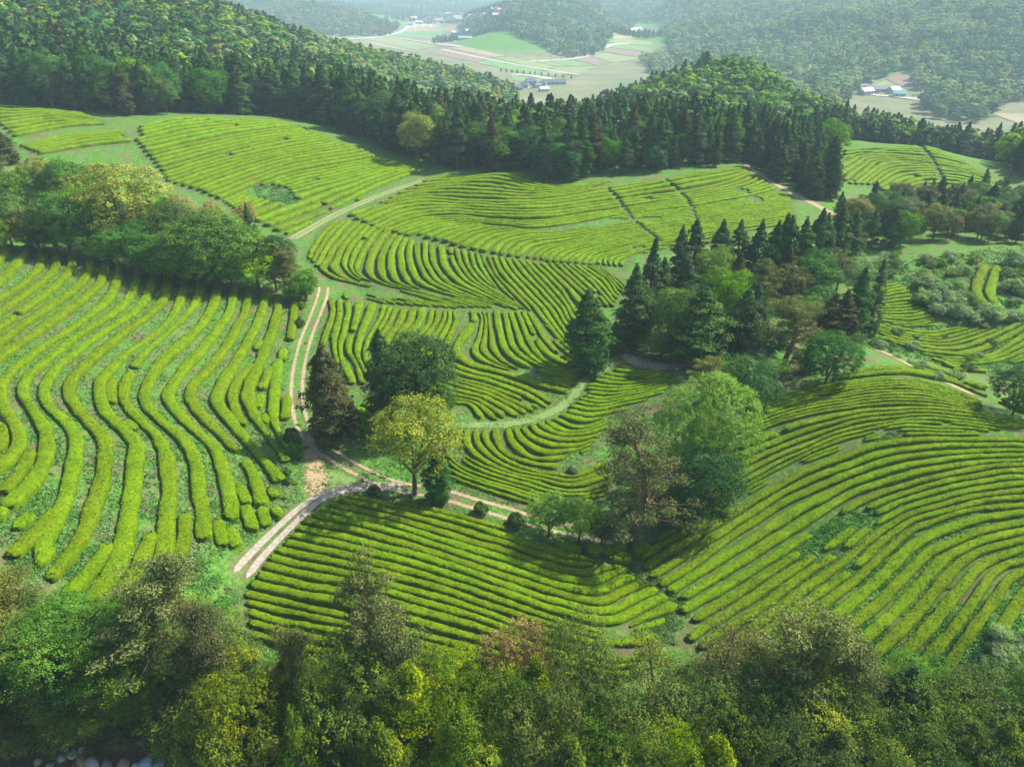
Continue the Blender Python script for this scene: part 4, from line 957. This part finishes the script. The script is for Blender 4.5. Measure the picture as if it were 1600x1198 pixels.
fill('ring wood', plan((1305,226,'p'),(1400,223,'p'),(1450,221,'p'),(1512,240,'p'),(1575,270,'p'),(1625,292,'p'),(1640,300),(1500,315),(1318,318)), 4.6, [('cedar','cedar',6),('broad','lime',1.6),('broad','pine',.6)], 12, 13)
fill('side wood', plan((1330,362,'p'),(1300,350,'p'),(1330,330,'p'),(1400,330,'p'),(1450,322,'p'),(1530,312,'p'),(1640,322,'p'),(1640,388,'p'),(1560,380,'p'),(1480,382,'p'),(1400,388,'p'),(1360,392,'p')), 5.0, [('broad','rust',1.5),('broad','teal',1.5),('broad','pine',1.6),('cedar','cedar',2.0),('broad','green',.9),('cone','cedar',.8)], 7.6, 14)
fill('side wood', plan((1420,318,'p'),(1500,306,'p'),(1570,304,'p'),(1580,314,'p'),(1500,316,'p'),(1430,328,'p')), 3.6, [('cedar','cedar',6)], 5.5, 15)
N_NEAR = len(W_)
# farther woods
fill('hill wood', plan((-250,300),(150,300),(300,302),(430,302),(560,322),(640,330),(650,420),(560,470),(480,520),(400,560),(300,600),(150,640),(-250,620)), 6.2, MIXED, 13, 21, 1.1)
fill('lower wood', plan((560,322),(700,332),(850,312),(1000,302),(1010,360),(900,430),(790,500),(660,470),(640,420)), 5.2, [('cedar','cedar',5),('broad','teal',1.4),('pine','pine',.6)], 12, 22)
fill('lower wood', plan((480,520),(560,480),(660,480),(790,520),(805,620),(805,710),(740,740),(640,720),(560,720),(480,660)), 6.5, LEAFY, 12, 23, 1.1)
fill('knoll wood', plan((1000,302),(1150,302),(1250,310),(1260,420),(1240,500),(1100,530),(960,520),(900,440),(1010,370)), 5.4, [('broad','green',2.2),('cedar','cedar',1.6),('broad','lime',1.8),('broad','deep',.8),('broad','pale',.6),('broad','teal',1.0)], 12, 24, 1.1)
fill('ring wood', plan((1250,302),(1400,318),(1500,316),(1640,302),(1660,420),(1500,460),(1300,470),(1250,420)), 5.6, MIXED, 12, 25)
fill('far hill', plan((1060,1000),(1120,620),(1250,610),(1320,690),(1336,830),(1425,850),(1440,700),(1500,650),(1545,650),(1565,720),(1620,740),(1700,700),(1800,1100),(1800,1700),(1300,2100),(1040,2100),(1040,1500)), 10.5, LEAFY, 15, 26, 1.15)
fill('far hill', plan((1000,1150),(1100,640),(1060,1000),(1030,1180)), 10, LEAFY, 13, 28, 1.15)
fill('central hill', plan((745,1560),(800,1380),(880,1210),(930,1240),(955,1400),(975,1700),(1000,2000),(1010,2600),(850,2600),(740,2100),(720,1750)), 11, [('broad','sunny',1.0),('cedar','cedar',1.4),('broad','pale',1.2),('broad','teal',2),('broad','green',1.0),('broad','deep',1.2)], 14, 27, 1.25)
fill('distant hill', plan((300,1500),(420,1560),(530,1660),(610,1760),(625,1950),(560,2200),(420,2400),(250,2400)), 12.5, [('cedar','cedar',2.5),('pine','pine',2),('broad','teal',2),('broad','green',1)], 15, 29, 1.25)
fill('distant hill', plan((985,1950),(1040,1900),(1050,2300),(1100,2900),(960,2900),(990,2300)), 12, LEAFY, 14, 31, 1.25)
for i, (a, b, c_) in enumerate([(700,1560,30),(715,1500,22),(1000,1480,40),(985,1500,25),(650,2500,90),(760,2650,120),(560,2700,150),(870,2900,160),(700,3000,220),(560,3300,250),(450,2900,220),(820,3400,260),(640,2250,40),(690,2180,30),(990,2500,120)]):
    x = column_at(a, b); fill('distant hill', [(x + c_ * math.cos(t) * (1 if b < 2000 else 1.5), b + c_ * .9 * math.sin(t)) for t in np.linspace(0, 6.28, 13)], 11 if b < 2000 else 16, [('broad','teal',2),('cedar','cedar',2),('broad','green',1)], 13, 60 + i, 1.25)
near = W_[:N_NEAR]
def shown(t):
    px, py = pixel_of(t[0], t[1], float(H(t[0], t[1])) + t[4] * .7); return -30 < px < 1630
near = [t for t in near if shown(t)]
near.sort(key=lambda t: t[1])
SOLO = {'cedar wood': 230, 'lane wood': 60, 'ring wood': 40, 'side wood': 90}
WHERE = {'cedar wood': 'in the dark wood behind the tea fields', 'lane wood': 'in the wood between the lane and the small field', 'ring wood': 'in the wood ringing the small field', 'side wood': 'in the wood above the shrubby side valley'}
solo, mass = [], list(W_[N_NEAR:])
got = {}
# front rows first: distance past the field edge, measured by how low the foot sits in the view of its column
cols = {}
for t in near:
    px, py = pixel_of(t[0], t[1], float(H(t[0], t[1]))); cols.setdefault((t[6], int(px // 14)), []).append((py, t))
order = []
for k, lst in cols.items():
    lst.sort(key=lambda q: -q[0])
    for rank, (py, t) in enumerate(lst): order.append((rank, -py, t))
order.sort(key=lambda q: q[:2])
for rank, _, t in order:
    if got.get(t[6], 0) < SOLO[t[6]]: got[t[6]] = got.get(t[6], 0) + 1; solo.append(t)
    else: mass.append(t)
for x, y, s, l, h, w, nm in solo:
    n_, kd = KINDNAME[s]
    plant(x, y, h, w, s, l, n_, f'{HUE[l]} {kd} {WHERE[nm]}', group=f'trees {WHERE[nm]}')

# coarse shapes for the far masses
LOW = {
 'cedar': [shape_conifer(200 + s, 60, 12, .62, R0=2.2, power=.55, bulge=.3, aspect=.6) for s in range(2)],
 'broad': [shape_broad(210 + s, 910, .92, 15, R0=3.9, z0=.8, jit=.10, up=.25, offw=.12, twig=.30) for s in range(2)],
 'pine':  [shape_broad(220 + s, 780, .75, 13, R0=3.3, z0=2.0, open_=.4, jit=.12, up=.25, offw=.15, twig=.3) for s in range(2)],
}
LOW['loose'] = LOW['broad']; LOW['cone'] = LOW['cedar']; LOW['spire'] = LOW['cedar']
def mass_wood(name, label, trees):
    """one far wood: tree shapes set on points"""
    kinds = sorted({(t[2], t[3]) for t in trees}); protos, index = [], {}
    pc = bpy.data.collections.new('shapes of ' + name)
    n = 0
    for s, l in kinds:
        for v, ((V, F, tone), _) in enumerate(LOW[s]):
            ob = bpy.data.objects.new(f'z{n:03d}', np_mesh('far_crown', V, F, LM[l], smooth=False, attrs={'tone': tone})); pc.objects.link(ob); index[(s, l, v)] = n; n += 1
    A = np.array([(t[0], t[1], t[4], t[5]) for t in trees]); rng = np.random.default_rng(len(trees))
    z = H(A[:, 0], A[:, 1]) - .3
    me = bpy.data.meshes.new(name); me.vertices.add(len(A)); me.vertices.foreach_set('co', np.c_[A[:, :2], z].astype(np.float32).ravel())
    vid = np.array([index[(t[2], t[3], rng.integers(len(LOW[t[2]])))] for t in trees], dtype=np.int32)
    a = me.attributes.new('vid', 'INT', 'POINT'); a.data.foreach_set('value', vid)
    a = me.attributes.new('turn', 'FLOAT', 'POINT'); a.data.foreach_set('value', rng.uniform(0, 6.28, len(A)).astype(np.float32))
    sc = np.c_[A[:, 3], A[:, 3], A[:, 2]] / np.array([1, 1, 10.]); sc[:, :2] /= np.array([SPREAD[t[2]] for t in trees])[:, None]
    a = me.attributes.new('size', 'FLOAT_VECTOR', 'POINT'); a.data.foreach_set('vector', sc.astype(np.float32).ravel())
    o = link(name, me); tag(o, label, 'wood', kind='stuff')
    ng = bpy.data.node_groups.new(name, 'GeometryNodeTree')
    ng.interface.new_socket('Geometry', in_out='INPUT', socket_type='NodeSocketGeometry'); ng.interface.new_socket('Geometry', in_out='OUTPUT', socket_type='NodeSocketGeometry')
    gi, go = ng.nodes.new('NodeGroupInput'), ng.nodes.new('NodeGroupOutput')
    ci = ng.nodes.new('GeometryNodeCollectionInfo'); ci.inputs['Collection'].default_value = pc; ci.inputs['Separate Children'].default_value = True; ci.inputs['Reset Children'].default_value = True
    ip = ng.nodes.new('GeometryNodeInstanceOnPoints'); ip.inputs['Pick Instance'].default_value = True
    def named(nm, typ):
        nd = ng.nodes.new('GeometryNodeInputNamedAttribute'); nd.data_type = typ; nd.inputs['Name'].default_value = nm; return nd.outputs['Attribute']
    cx = ng.nodes.new('ShaderNodeCombineXYZ'); ng.links.new(named('turn', 'FLOAT'), cx.inputs[2])
    ng.links.new(gi.outputs[0], ip.inputs['Points']); ng.links.new(ci.outputs[0], ip.inputs['Instance']); ng.links.new(named('vid', 'INT'), ip.inputs['Instance Index'])
    ng.links.new(cx.outputs[0], ip.inputs['Rotation']); ng.links.new(named('size', 'FLOAT_VECTOR'), ip.inputs['Scale']); ng.links.new(ip.outputs[0], go.inputs[0])
    o.modifiers.new('trees', 'NODES').node_group = ng
MASS = {'cedar wood': 'deep part of the dark cedar wood', 'lane wood': 'deep part of the wood by the lane', 'ring wood': 'wood falling away behind the small field', 'side wood': 'inner part of the wood above the side valley', 'hill wood': 'mixed wood climbing the hill behind the cedars',
        'lower wood': 'wood running down to the valley floor', 'knoll wood': 'wooded knoll behind the cedar belt', 'far hill': 'hazy wooded hillside across the valley', 'central hill': 'wooded hill standing in the valley', 'distant hill': 'distant blue woods beyond the village'}
for nm in MASS:
    tr = [t for t in mass if t[6] == nm and shown(t)]
    if tr: mass_wood(nm.replace(' ', '_'), MASS[nm], tr)
print('solo', len(solo), 'mass', len(mass), 'planted', len(PLANTED))

# ------------------------------------------------------------------ valley floor: plots, roads, houses
def mat_plot(name, a, b, scale=.06):
    t = NT(name); c = t.coord(); n = t.noise(scale, 5, .6, c); w = t.n('ShaderNodeTexWave', wave_type='BANDS'); w.inputs['Scale'].default_value = .12; w.inputs['Distortion'].default_value = 2.0; t.set(w.inputs['Vector'], c)
    f = t.math('ADD', t.math('MULTIPLY', n, .8), t.math('MULTIPLY', w.outputs['Fac'], .2))
    return t.done(t.principled(t.ramp(f, [(.3, a), (.7, b)]), .9, .1))
M_PLOT = [mat_plot('pale_green_crop', (.105, .145, .05), (.17, .195, .085)), mat_plot('dry_stubble', (.165, .145, .08), (.24, .205, .125)), mat_plot('ploughed_earth', (.115, .09, .065), (.18, .14, .10)), mat_plot('young_crop', (.07, .14, .045), (.13, .20, .075)), mat_plot('plastic_sheeting', (.28, .27, .26), (.38, .37, .35))]
M_ROAD = mat_plot('pale_road', (.22, .21, .185), (.31, .295, .26), .3)
def plot(pts, k, lift=.35):
    """a field plot from its corners, cut fine enough to lie on the land"""
    q = np.array(pts, float); n = 10; u = np.linspace(0, 1, n)
    if len(q) == 4:
        U, W = np.meshgrid(u, u); E = (q[0][None, None] * ((1 - U) * (1 - W))[..., None] + q[1] * (U * (1 - W))[..., None] + q[2] * (U * W)[..., None] + q[3] * ((1 - U) * W)[..., None]).reshape(-1, 2)
    g = ground(E[:, 0], E[:, 1]); V = np.c_[g, H(g[:, 0], g[:, 1]) + lift]
    i = np.arange(n - 1)[:, None] * n + np.arange(n - 1)[None]
    tag(link('field_plot', np_mesh('field_plot', V, np.stack([i, i + 1, i + n + 1, i + n], -1).reshape(-1, 4), M_PLOT[k])), kind='structure')
for k, pts in [(1,[(640,39),(742,35),(748,48),(634,50)]),(4,[(642,40),(674,38),(674,44),(640,46)]),(3,[(632,50),(692,47),(690,63),(610,56)]),(0,[(556,59),(606,58),(684,73),(650,79)]),(2,[(648,64),(692,65),(722,72),(690,73)]),(1,[(560,61),(640,78),(664,84),(590,72)]),
 (2,[(664,82),(700,76),(770,90),(745,98)]),(1,[(700,75),(730,74),(790,88),(772,90)]),(0,[(772,91),(800,90),(868,104),(850,110)]),(3,[(746,99),(772,92),(850,111),(835,118)]),(0,[(800,89),(840,94),(890,104),(870,104)]),(3,[(842,94),(884,93),(932,103),(892,104)]),(2,[(888,92),(915,88),(952,99),(934,103)]),
 (0,[(920,87),(942,83),(1006,92),(958,99)]),(2,[(944,82),(955,76),(1014,83),(1006,91)]),(3,[(956,75),(966,69),(1020,74),(1015,82)]),(0,[(946,66),(968,60),(1020,66),(1018,73)]),(1,[(955,56),(992,54),(996,60),(960,62)]),(4,[(956,50),(994,48),(998,52),(958,54)]),(4,[(970,45),(1003,43),(1002,47),(972,48)]),
 (3,[(800,117),(850,124),(845,131),(800,126)]),(0,[(836,119),(872,106),(930,104),(905,116)]),(1,[(1548,177),(1606,179),(1606,198),(1572,187)]),(2,[(1385,124),(1402,113),(1422,119),(1420,141)]),(0,[(1350,140),(1383,126),(1418,142),(1390,152)]),(1,[(487,80),(540,86),(592,92),(500,87)]),(0,[(505,88),(590,93),(592,99),(540,95)]),
 (1,[(650,28),(700,24),(720,30),(660,34)]),(0,[(700,22),(790,16),(800,22),(730,29)]),(1,[(600,8),(660,6),(680,12),(610,16)])]: plot(pts, k)
def road(pts, half):
    P = resample(on_land(pts, 60), ds=6); s = ribbon(P, half, lift=.6, cross=3); tag(link('road', np_mesh('road', s[0], s[1], M_ROAD)), kind='structure')
for pts, hw in [([(540,62),(575,60),(605,56),(628,50),(641,40),(660,36),(700,35),(744,35)],6),([(606,57),(640,63),(690,70),(724,74)],4),([(826,97),(865,95),(900,92),(928,85),(942,76),(960,70),(985,69)],4),([(690,78),(760,93),(830,106),(905,118)],3.5),([(800,117),(830,119),(858,124),(880,130)],6),([(1345,146),(1372,150),(1400,152),(1440,157),(1480,164)],4),([(712,66),(704,62),(712,58)],3)]: road(pts, hw)
def mat_plain(name, c, rough=.7, spec=.2, sc=1.2):
    t = NT(name); n = t.noise(sc, 4, .6, t.coord()); return t.done(t.principled(t.ramp(n, [(.25, tuple(x * .75 for x in c)), (.75, c)]), rough, spec))
M_WALLS = [mat_plain('white_render', (.38, .37, .35)), mat_plain('cream_render', (.58, .52, .42)), mat_plain('grey_block', (.4, .4, .4))]
M_ROOFS = {'slate': mat_plain('grey_blue_tiles', (.085, .10, .125)), 'orange': mat_plain('orange_tiles', (.45, .20, .11)), 'white': mat_plain('white_sheet_roof', (.36, .36, .36)), 'teal': mat_plain('teal_sheet_roof', (.08, .24, .25)), 'blue': mat_plain('blue_sheet_roof', (.10, .16, .26))}
M_GLASS = mat_plain('window_glass', (.04, .06, .08), .15, .5)
def boxg(x0, x1, y0, y1, z0, z1):
    V = np.array([(x, y, z) for z in (z0, z1) for y in (y0, y1) for x in (x0, x1)], float)
    return V, np.array([(0, 2, 3, 1), (4, 5, 7, 6), (0, 1, 5, 4), (2, 6, 7, 3), (0, 4, 6, 2), (1, 3, 7, 5)])
def house(px, py, L, Wd, hh, roof, label, turn=0., wall=0, name='house', group=None, hip=False, cat='house'):
    x, y, z = G1(px, py); root = link(name, None, loc=(x, y, z - .3)); root.rotation_euler = (0, 0, turn); tag(root, label, cat, group)
    link('wall', np_mesh('wall', *boxg(-L / 2, L / 2, -Wd / 2, Wd / 2, 0, hh), M_WALLS[wall], smooth=False), root)
    e, rz = .7, Wd * .36; i = L * .28 if hip else 0
    V = np.array([(-L/2-e, -Wd/2-e, hh-.2), (L/2+e, -Wd/2-e, hh-.2), (L/2+e, Wd/2+e, hh-.2), (-L/2-e, Wd/2+e, hh-.2), (-L/2-e+i, 0, hh+rz), (L/2+e-i, 0, hh+rz)])
    link('roof', np_mesh('roof', V, [np.array([(0, 1, 5, 4), (2, 3, 4, 5), (3, 2, 1, 0)]), np.array([(0, 4, 3), (1, 2, 5)])], M_ROOFS[roof], smooth=False), root)
    for k in range(max(2, int(L / 4))):
        c = -L / 2 + (k + .5) * L / max(2, int(L / 4)); link('window', np_mesh('window', *boxg(c - .6, c + .6, -Wd / 2 - .06, -Wd / 2 + .02, hh * .35, hh * .75), M_GLASS, smooth=False), root)
    link('door', np_mesh('door', *boxg(-.5, .5, Wd / 2 - .02, Wd / 2 + .06, 0, 2.1), M_GLASS, smooth=False), root)
    return root
for px, py, L, Wd, h, t, lab in [(808,141,11,7,3,.2,'grey-tiled hall at the near end of the hamlet beyond the wood'),(819,137,10,7,3,-.3,'second grey-tiled hall of the hamlet beyond the wood'),(829,133,12,8,4.5,.1,'tallest grey-tiled hall of the hamlet beyond the wood'),(840,137,9,6,3,.5,'small grey-tiled hall beside the tallest one in the hamlet'),(847,134,9,6,3,-.2,'grey-tiled hall at the roadside end of the hamlet')]:
    house(px, py, L, Wd, h, 'slate', lab, t, hip=True, group='grey-tiled halls of the hamlet')
house(866,132,24,7,3.2,'slate','long low shed with a grey roof beside the hamlet',.05,cat='shed',name='shed')
house(850,143,9,6,3,'white','pale-roofed shed below the long grey shed',.3,cat='shed',name='shed')
for px, py, L, Wd, h, roof, t, lab in [(712,55,16,9,5,'white',.2,'white farmhouse beside the central wooded hill'),(720,54,14,8,4,'slate',-.2,'grey-roofed farmhouse beside the central wooded hill'),(734,52,18,9,5,'white',.4,'white barn at the foot of the central wooded hill'),(727,62,24,8,3,'white',-.5,'long white greenhouse in front of the farm'),
 (1350,131,13,8,4,'white',.2,'white building at the upper end of the clearing under the hillside'),(1346,141,10,7,4,'slate',.1,'grey-roofed house hidden behind the cedar tops'),(1372,144,26,8,3.5,'slate',.05,'long grey-roofed building below the hillside clearing'),(1396,146,10,8,4,'white',.3,'white-roofed building beside the teal roof'),(1404,151,11,7,3.5,'teal',-.2,'teal-roofed building by the road under the hillside'),(1352,148,14,8,4,'white',.5,'small white shed by the road under the hillside')]:
    house(px, py, L, Wd, h, roof, lab, t)
_v = random.Random(5)
for i in range(52):
    px = _v.uniform(640, 800); py = 38 - (px - 640) / 160 * 12 + _v.uniform(-9, 3)
    house(px, py, _v.uniform(10, 22), _v.uniform(8, 12), _v.uniform(4, 7), _v.choice(['white', 'slate', 'orange', 'slate', 'white', 'blue']), 'tiny house in the hazy village at the head of the valley', _v.uniform(-.6, .6), _v.randrange(3), group='houses of the far village')
M_POLE = mat_plain('grey_pole', (.35, .35, .34))
for i, (px, py, h) in enumerate(sorted([(876,95,14),(840,99,10),(860,97,10),(905,93,10),(790,92,10),(745,84,10),(935,86,10)])):
    x, y, z = G1(px, py); r = link('utility_pole', None, loc=(x, y, z)); tag(r, f'{nth(i + 1)} thin grey utility pole from the left in the valley plots', 'pole', 'utility poles of the valley')
    link('shaft', np_mesh('shaft', *tube([(0, 0, -.5), (0, 0, h * .5), (0, 0, h)], [.3, .26, .2], 6), M_POLE), r); link('crossarm', np_mesh('crossarm', *boxg(-1.6, 1.6, -.15, .15, h * .86, h * .89), M_POLE, smooth=False), r)
for i, px in enumerate([783,791,800,808,818,828,836,846,857,868,880,893]):
    tree_px(px, 112 + (px - 783) * .10, 106 + (px - 783) * .10, 4, 'spire', 'cedar', 'roadside_tree', f'{nth(i + 1)} slim young tree from the left along the valley road', group='young trees along the valley road')

# ------------------------------------------------------------------ clipped bushes, shrubs, stones, weeds
def bush_px(px, py, d, leafkey, label, shape='bush', group=None, name='clipped_bush', cat='bush', tall=1.0):
    x, y, z = G1(px, py); w = d / FPX * (y * CP + (CAM_H - z) * SP)
    return plant(x, y, w * tall, w, shape, leafkey, name, label, cat, group, sink=.05)
for px, py, d, l, lab in [(585,775,22,'bush','round clipped bush at the bend of the concrete track'),(751,803,24,'bush','dark clipped bush beside the dirt track below the small conifer'),(805,822,27,'bush','clipped bush between the dark one and the light young tree'),(456,690,26,'bush','dark bush at the end of a wavy tea hedge by the track'),(459,712,24,'green','light bush below the dark one at the end of the wavy hedges'),
    (470,510,16,'bush','small dark bush between the track and the wavy field'),(471,482,13,'green','small bush beside the track under the grove'),(449,742,14,'green','first little bush below the wavy hedges'),(452,756,14,'green','second little bush below the wavy hedges'),(895,740,18,'pale','pale weed clump in the green bowl')]: bush_px(px, py, d, l, lab)
_s = random.Random(9)
def thicket(poly, n, d0, d1, leaves, label, group):
    P = np.array(poly, float); k = 0
    while k < n:
        px, py = _s.uniform(P[:, 0].min(), P[:, 0].max()), _s.uniform(P[:, 1].min(), P[:, 1].max())
        if not inside(poly, np.array([px]), np.array([py]))[0]: continue
        l = _s.choice(leaves); bush_px(px, py, _s.uniform(d0, d1), l, f'{HUE[l]} {label}', 'thicket', group, 'shrub', 'shrub', _s.uniform(.55, .95)); k += 1
thicket([(1425,455),(1450,442),(1495,448),(1520,470),(1550,500),(1545,516),(1510,508),(1475,500),(1445,480)], 58, 16, 36, ['pale','pale','green'], 'shrub in the thicket beside the terraces', 'shrubs of the thicket beside the terraces')
thicket([(1575,400),(1605,385),(1605,505),(1585,510),(1578,460)], 26, 18, 38, ['pale','green','pale'], 'shrub on the bank of the side valley', 'shrubs on the bank of the side valley')
thicket([(1365,400),(1420,392),(1420,425),(1378,438)], 16, 10, 22, ['green','pale'], 'shrub at the head of the terraces', 'shrubs at the head of the terraces')
thicket([(1430,405),(1540,395),(1530,440),(1450,440)], 40, 8, 20, ['pale','green','olive'], 'low scrub plant on the rough slope', 'scrub of the rough slope')
thicket([(1345,530),(1375,538),(1440,572),(1480,590),(1470,600),(1400,570)], 18, 9, 20, ['pale','green'], 'shrub along the valley footpath', 'shrubs along the valley footpath')
thicket([(1480,515),(1590,515),(1560,560),(1400,550),(1390,525)], 14, 9, 18, ['pale','green','bush'], 'shrub growing between the terrace hedges', 'shrubs between the terrace hedges') if False else None
for i, (px, py, d) in enumerate(sorted([(1375,545,22),(1395,545,16),(1402,525,22),(1425,547,24),(1430,532,14),(1515,565,20),(1495,595,26),(1512,580,22),(1548,540,18),(1530,560,16),(1476,530,12)])): bush_px(px, py, d, ['pale','bush','green'][i % 3], f'{nth(i + 1)} loose shrub from the left among the terrace hedges', 'thicket', 'shrubs among the terrace hedges', 'shrub', 'shrub', .8)
thicket([(495,480),(470,560),(455,640),(470,670),(440,700),(430,760),(445,800),(480,740)], 14, 6, 11, ['green','lime'], 'low weed clump on the track verge', 'weed clumps on the track verge')
thicket([(1540,1000),(1605,985),(1605,1060),(1530,1060)], 16, 20, 44, ['pale','teal'], 'leafy shrub at the foot of the domed field', 'shrubs at the foot of the domed field')
M_STONE = [mat_plain('grey_stone', (.34, .34, .34), .8, .2, 3), mat_plain('brown_stone', (.30, .23, .17), .8, .2, 3), mat_plain('blue_grey_stone', (.30, .34, .40), .8, .2, 3)]
def stone(px, py, d, k, label):
    rng = np.random.default_rng(int(px * 7 + py)); th = np.linspace(0, np.pi, 9); ph = np.linspace(0, 2 * np.pi, 12, endpoint=False)
    D = np.stack([np.sin(th)[:, None] * np.cos(ph), np.sin(th)[:, None] * np.sin(ph), np.cos(th)[:, None] * np.ones(12)], -1).reshape(-1, 3)
    cut = dirs(9, rng); r = np.min(np.where(D @ cut.T > .2, rng.uniform(.74, 1.0, 9)[None] / np.maximum(D @ cut.T, .2), 9), axis=1); r = np.minimum(r, 1.12)
    x, y, z = G1(px, py); s = d / FPX * (y * CP + (CAM_H - z) * SP) / 2
    i = np.arange(8)[:, None] * 12 + np.arange(12)[None]; j = np.arange(8)[:, None] * 12 + (np.arange(12)[None] + 1) % 12
    o = link('stone', np_mesh('stone', D * r[:, None] * np.array([1.1, .85, .7]) * s, np.stack([i, i + 12, j + 12, j], -1).reshape(-1, 4), M_STONE[k]), loc=(x, y, z + s * .25)); o.rotation_euler = (0, 0, rng.uniform(0, 6))
    tag(o, label, 'stone', 'stones of the stream bed')
for i, (px, py, d, k) in enumerate(sorted([(97,1185,16,0),(115,1179,18,0),(128,1191,19,1),(147,1193,24,0),(170,1195,22,1),(195,1194,22,1),(212,1197,12,0),(232,1192,24,2),(250,1194,19,0),(290,1195,13,0),(306,1197,17,2),(127,1172,11,0),(78,1196,12,0),(60,1190,14,1),(330,1197,12,1),(104,1170,9,1),(420,1198,12,0),(455,1196,10,1),(390,1197,9,0)])): stone(px, py, d, k, f'{nth(i + 1)} stone from the left in the shaded stream bed')
LM['weed'] = mat_leaf('weed_leaves', (.028, .098, .014), (.060, .175, .030), (.150, .280, .075), .25)
def build_weeds(name, label, poly, n, s0, s1, seed, avoid=1.0):
    rng = np.random.default_rng(seed); P = np.array(poly, float)
    px = rng.uniform(P[:, 0].min(), P[:, 0].max(), n * 2); py = rng.uniform(P[:, 1].min(), P[:, 1].max(), n * 2); k = inside(poly, px, py)
    g = ground(px[k], py[k]); keep = vnoise(g[:, 0], g[:, 1], 2.2, seed) + .35 * vnoise(g[:, 0], g[:, 1], .7, seed + 1) > .48
    for c, w in ((TRK['main'], avoid * 1.5), (TRK['conc'], avoid * 1.3)): keep &= dist_to(g, c) > w
    g = g[keep]; q = 3; g = np.repeat(g, q, 0) + rng.normal(size=(len(g) * q, 2)) * .09
    P3 = np.c_[g, H(g[:, 0], g[:, 1]) + rng.uniform(.02, .16, len(g))]
    N = unit(rng.normal(size=P3.shape) * .6 + np.array([0, 0, 1.])); tone = np.clip(vnoise(g[:, 0], g[:, 1], 1.3, 8) + rng.normal(size=len(g)) * .15, 0, 1)
    V, F = leaf_geo(P3, N, rng.uniform(s0, s1, len(g)), .55, rng)
    tag(link(name, np_mesh(name, V, F, LM['weed'], smooth=False, attrs={'tone': np.repeat(tone, 4)})), label, 'weeds', kind='stuff')
build_weeds('weeds', 'green weeds growing between the wavy tea hedges', [(0,385),(480,460),(500,480),(470,660),(470,780),(380,880),(300,960),(0,960)], 14500, .10, .27, 41)
build_weeds('weeds', 'green weeds growing between the domed tea hedges', [(1210,870),(1330,790),(1450,760),(1600,775),(1600,1080),(1150,1080)], 11000, .09, .22, 42)
build_weeds('grass', 'grass tufts beside the tracks and on the rough slopes', [(440,640),(480,480),(700,650),(1000,560),(1300,560),(1000,900),(900,860),(640,780),(560,790),(480,800),(420,850)], 16000, .09, .2, 43, .75)
build_weeds('grass', 'grass on the bank above the stream trees', [(0,930),(130,940),(240,930),(380,890),(480,990),(420,1050),(0,1050)], 6000, .10, .24, 45)
build_weeds('weeds', 'green weeds filling the gaps near the crest of the domed field', [(1310,690),(1400,660),(1440,690),(1330,720)], 900, .10, .22, 46)
build_weeds('weeds', 'green weeds in the gully between the two fields', [(960,860),(1010,880),(1080,950),(1060,1010),(1020,1000),(980,920)], 1800, .10, .22, 47)
build_weeds('weeds', 'green weeds in the bare patch of the upper field', [(395,292),(450,290),(470,318),(410,322)], 900, .14, .30, 48)
build_weeds('grass', 'rough grass of the side valley', [(1340,420),(1600,380),(1600,600),(1340,540)], 9000, .14, .34, 44)
# ------------------------------------------------------------------ air
def build_haze():
    t = NT('valley_haze'); v = t.n('ShaderNodeVolumePrincipled')
    v.inputs['Color'].default_value = (.62, .87, 1.0, 1); v.inputs['Density'].default_value = .00021; v.inputs['Anisotropy'].default_value = .0
    t.t.links.new(v.outputs[0], t.out.inputs['Volume'])
    x0, x1, y0, y1, z0, z1 = -7000, 7000, -3000, 7000, -64, 190
    V = np.array([(x, y, z) for z in (z0, z1) for y in (y0, y1) for x in (x0, x1)], float)
    F = np.array([(0, 2, 3, 1), (4, 5, 7, 6), (0, 1, 5, 4), (2, 6, 7, 3), (0, 4, 6, 2), (1, 3, 7, 5)])
    tag(link('haze', np_mesh('haze', V, F, t.m, smooth=False)), 'pale blue haze filling the valley air', 'haze', kind='stuff')
build_haze()
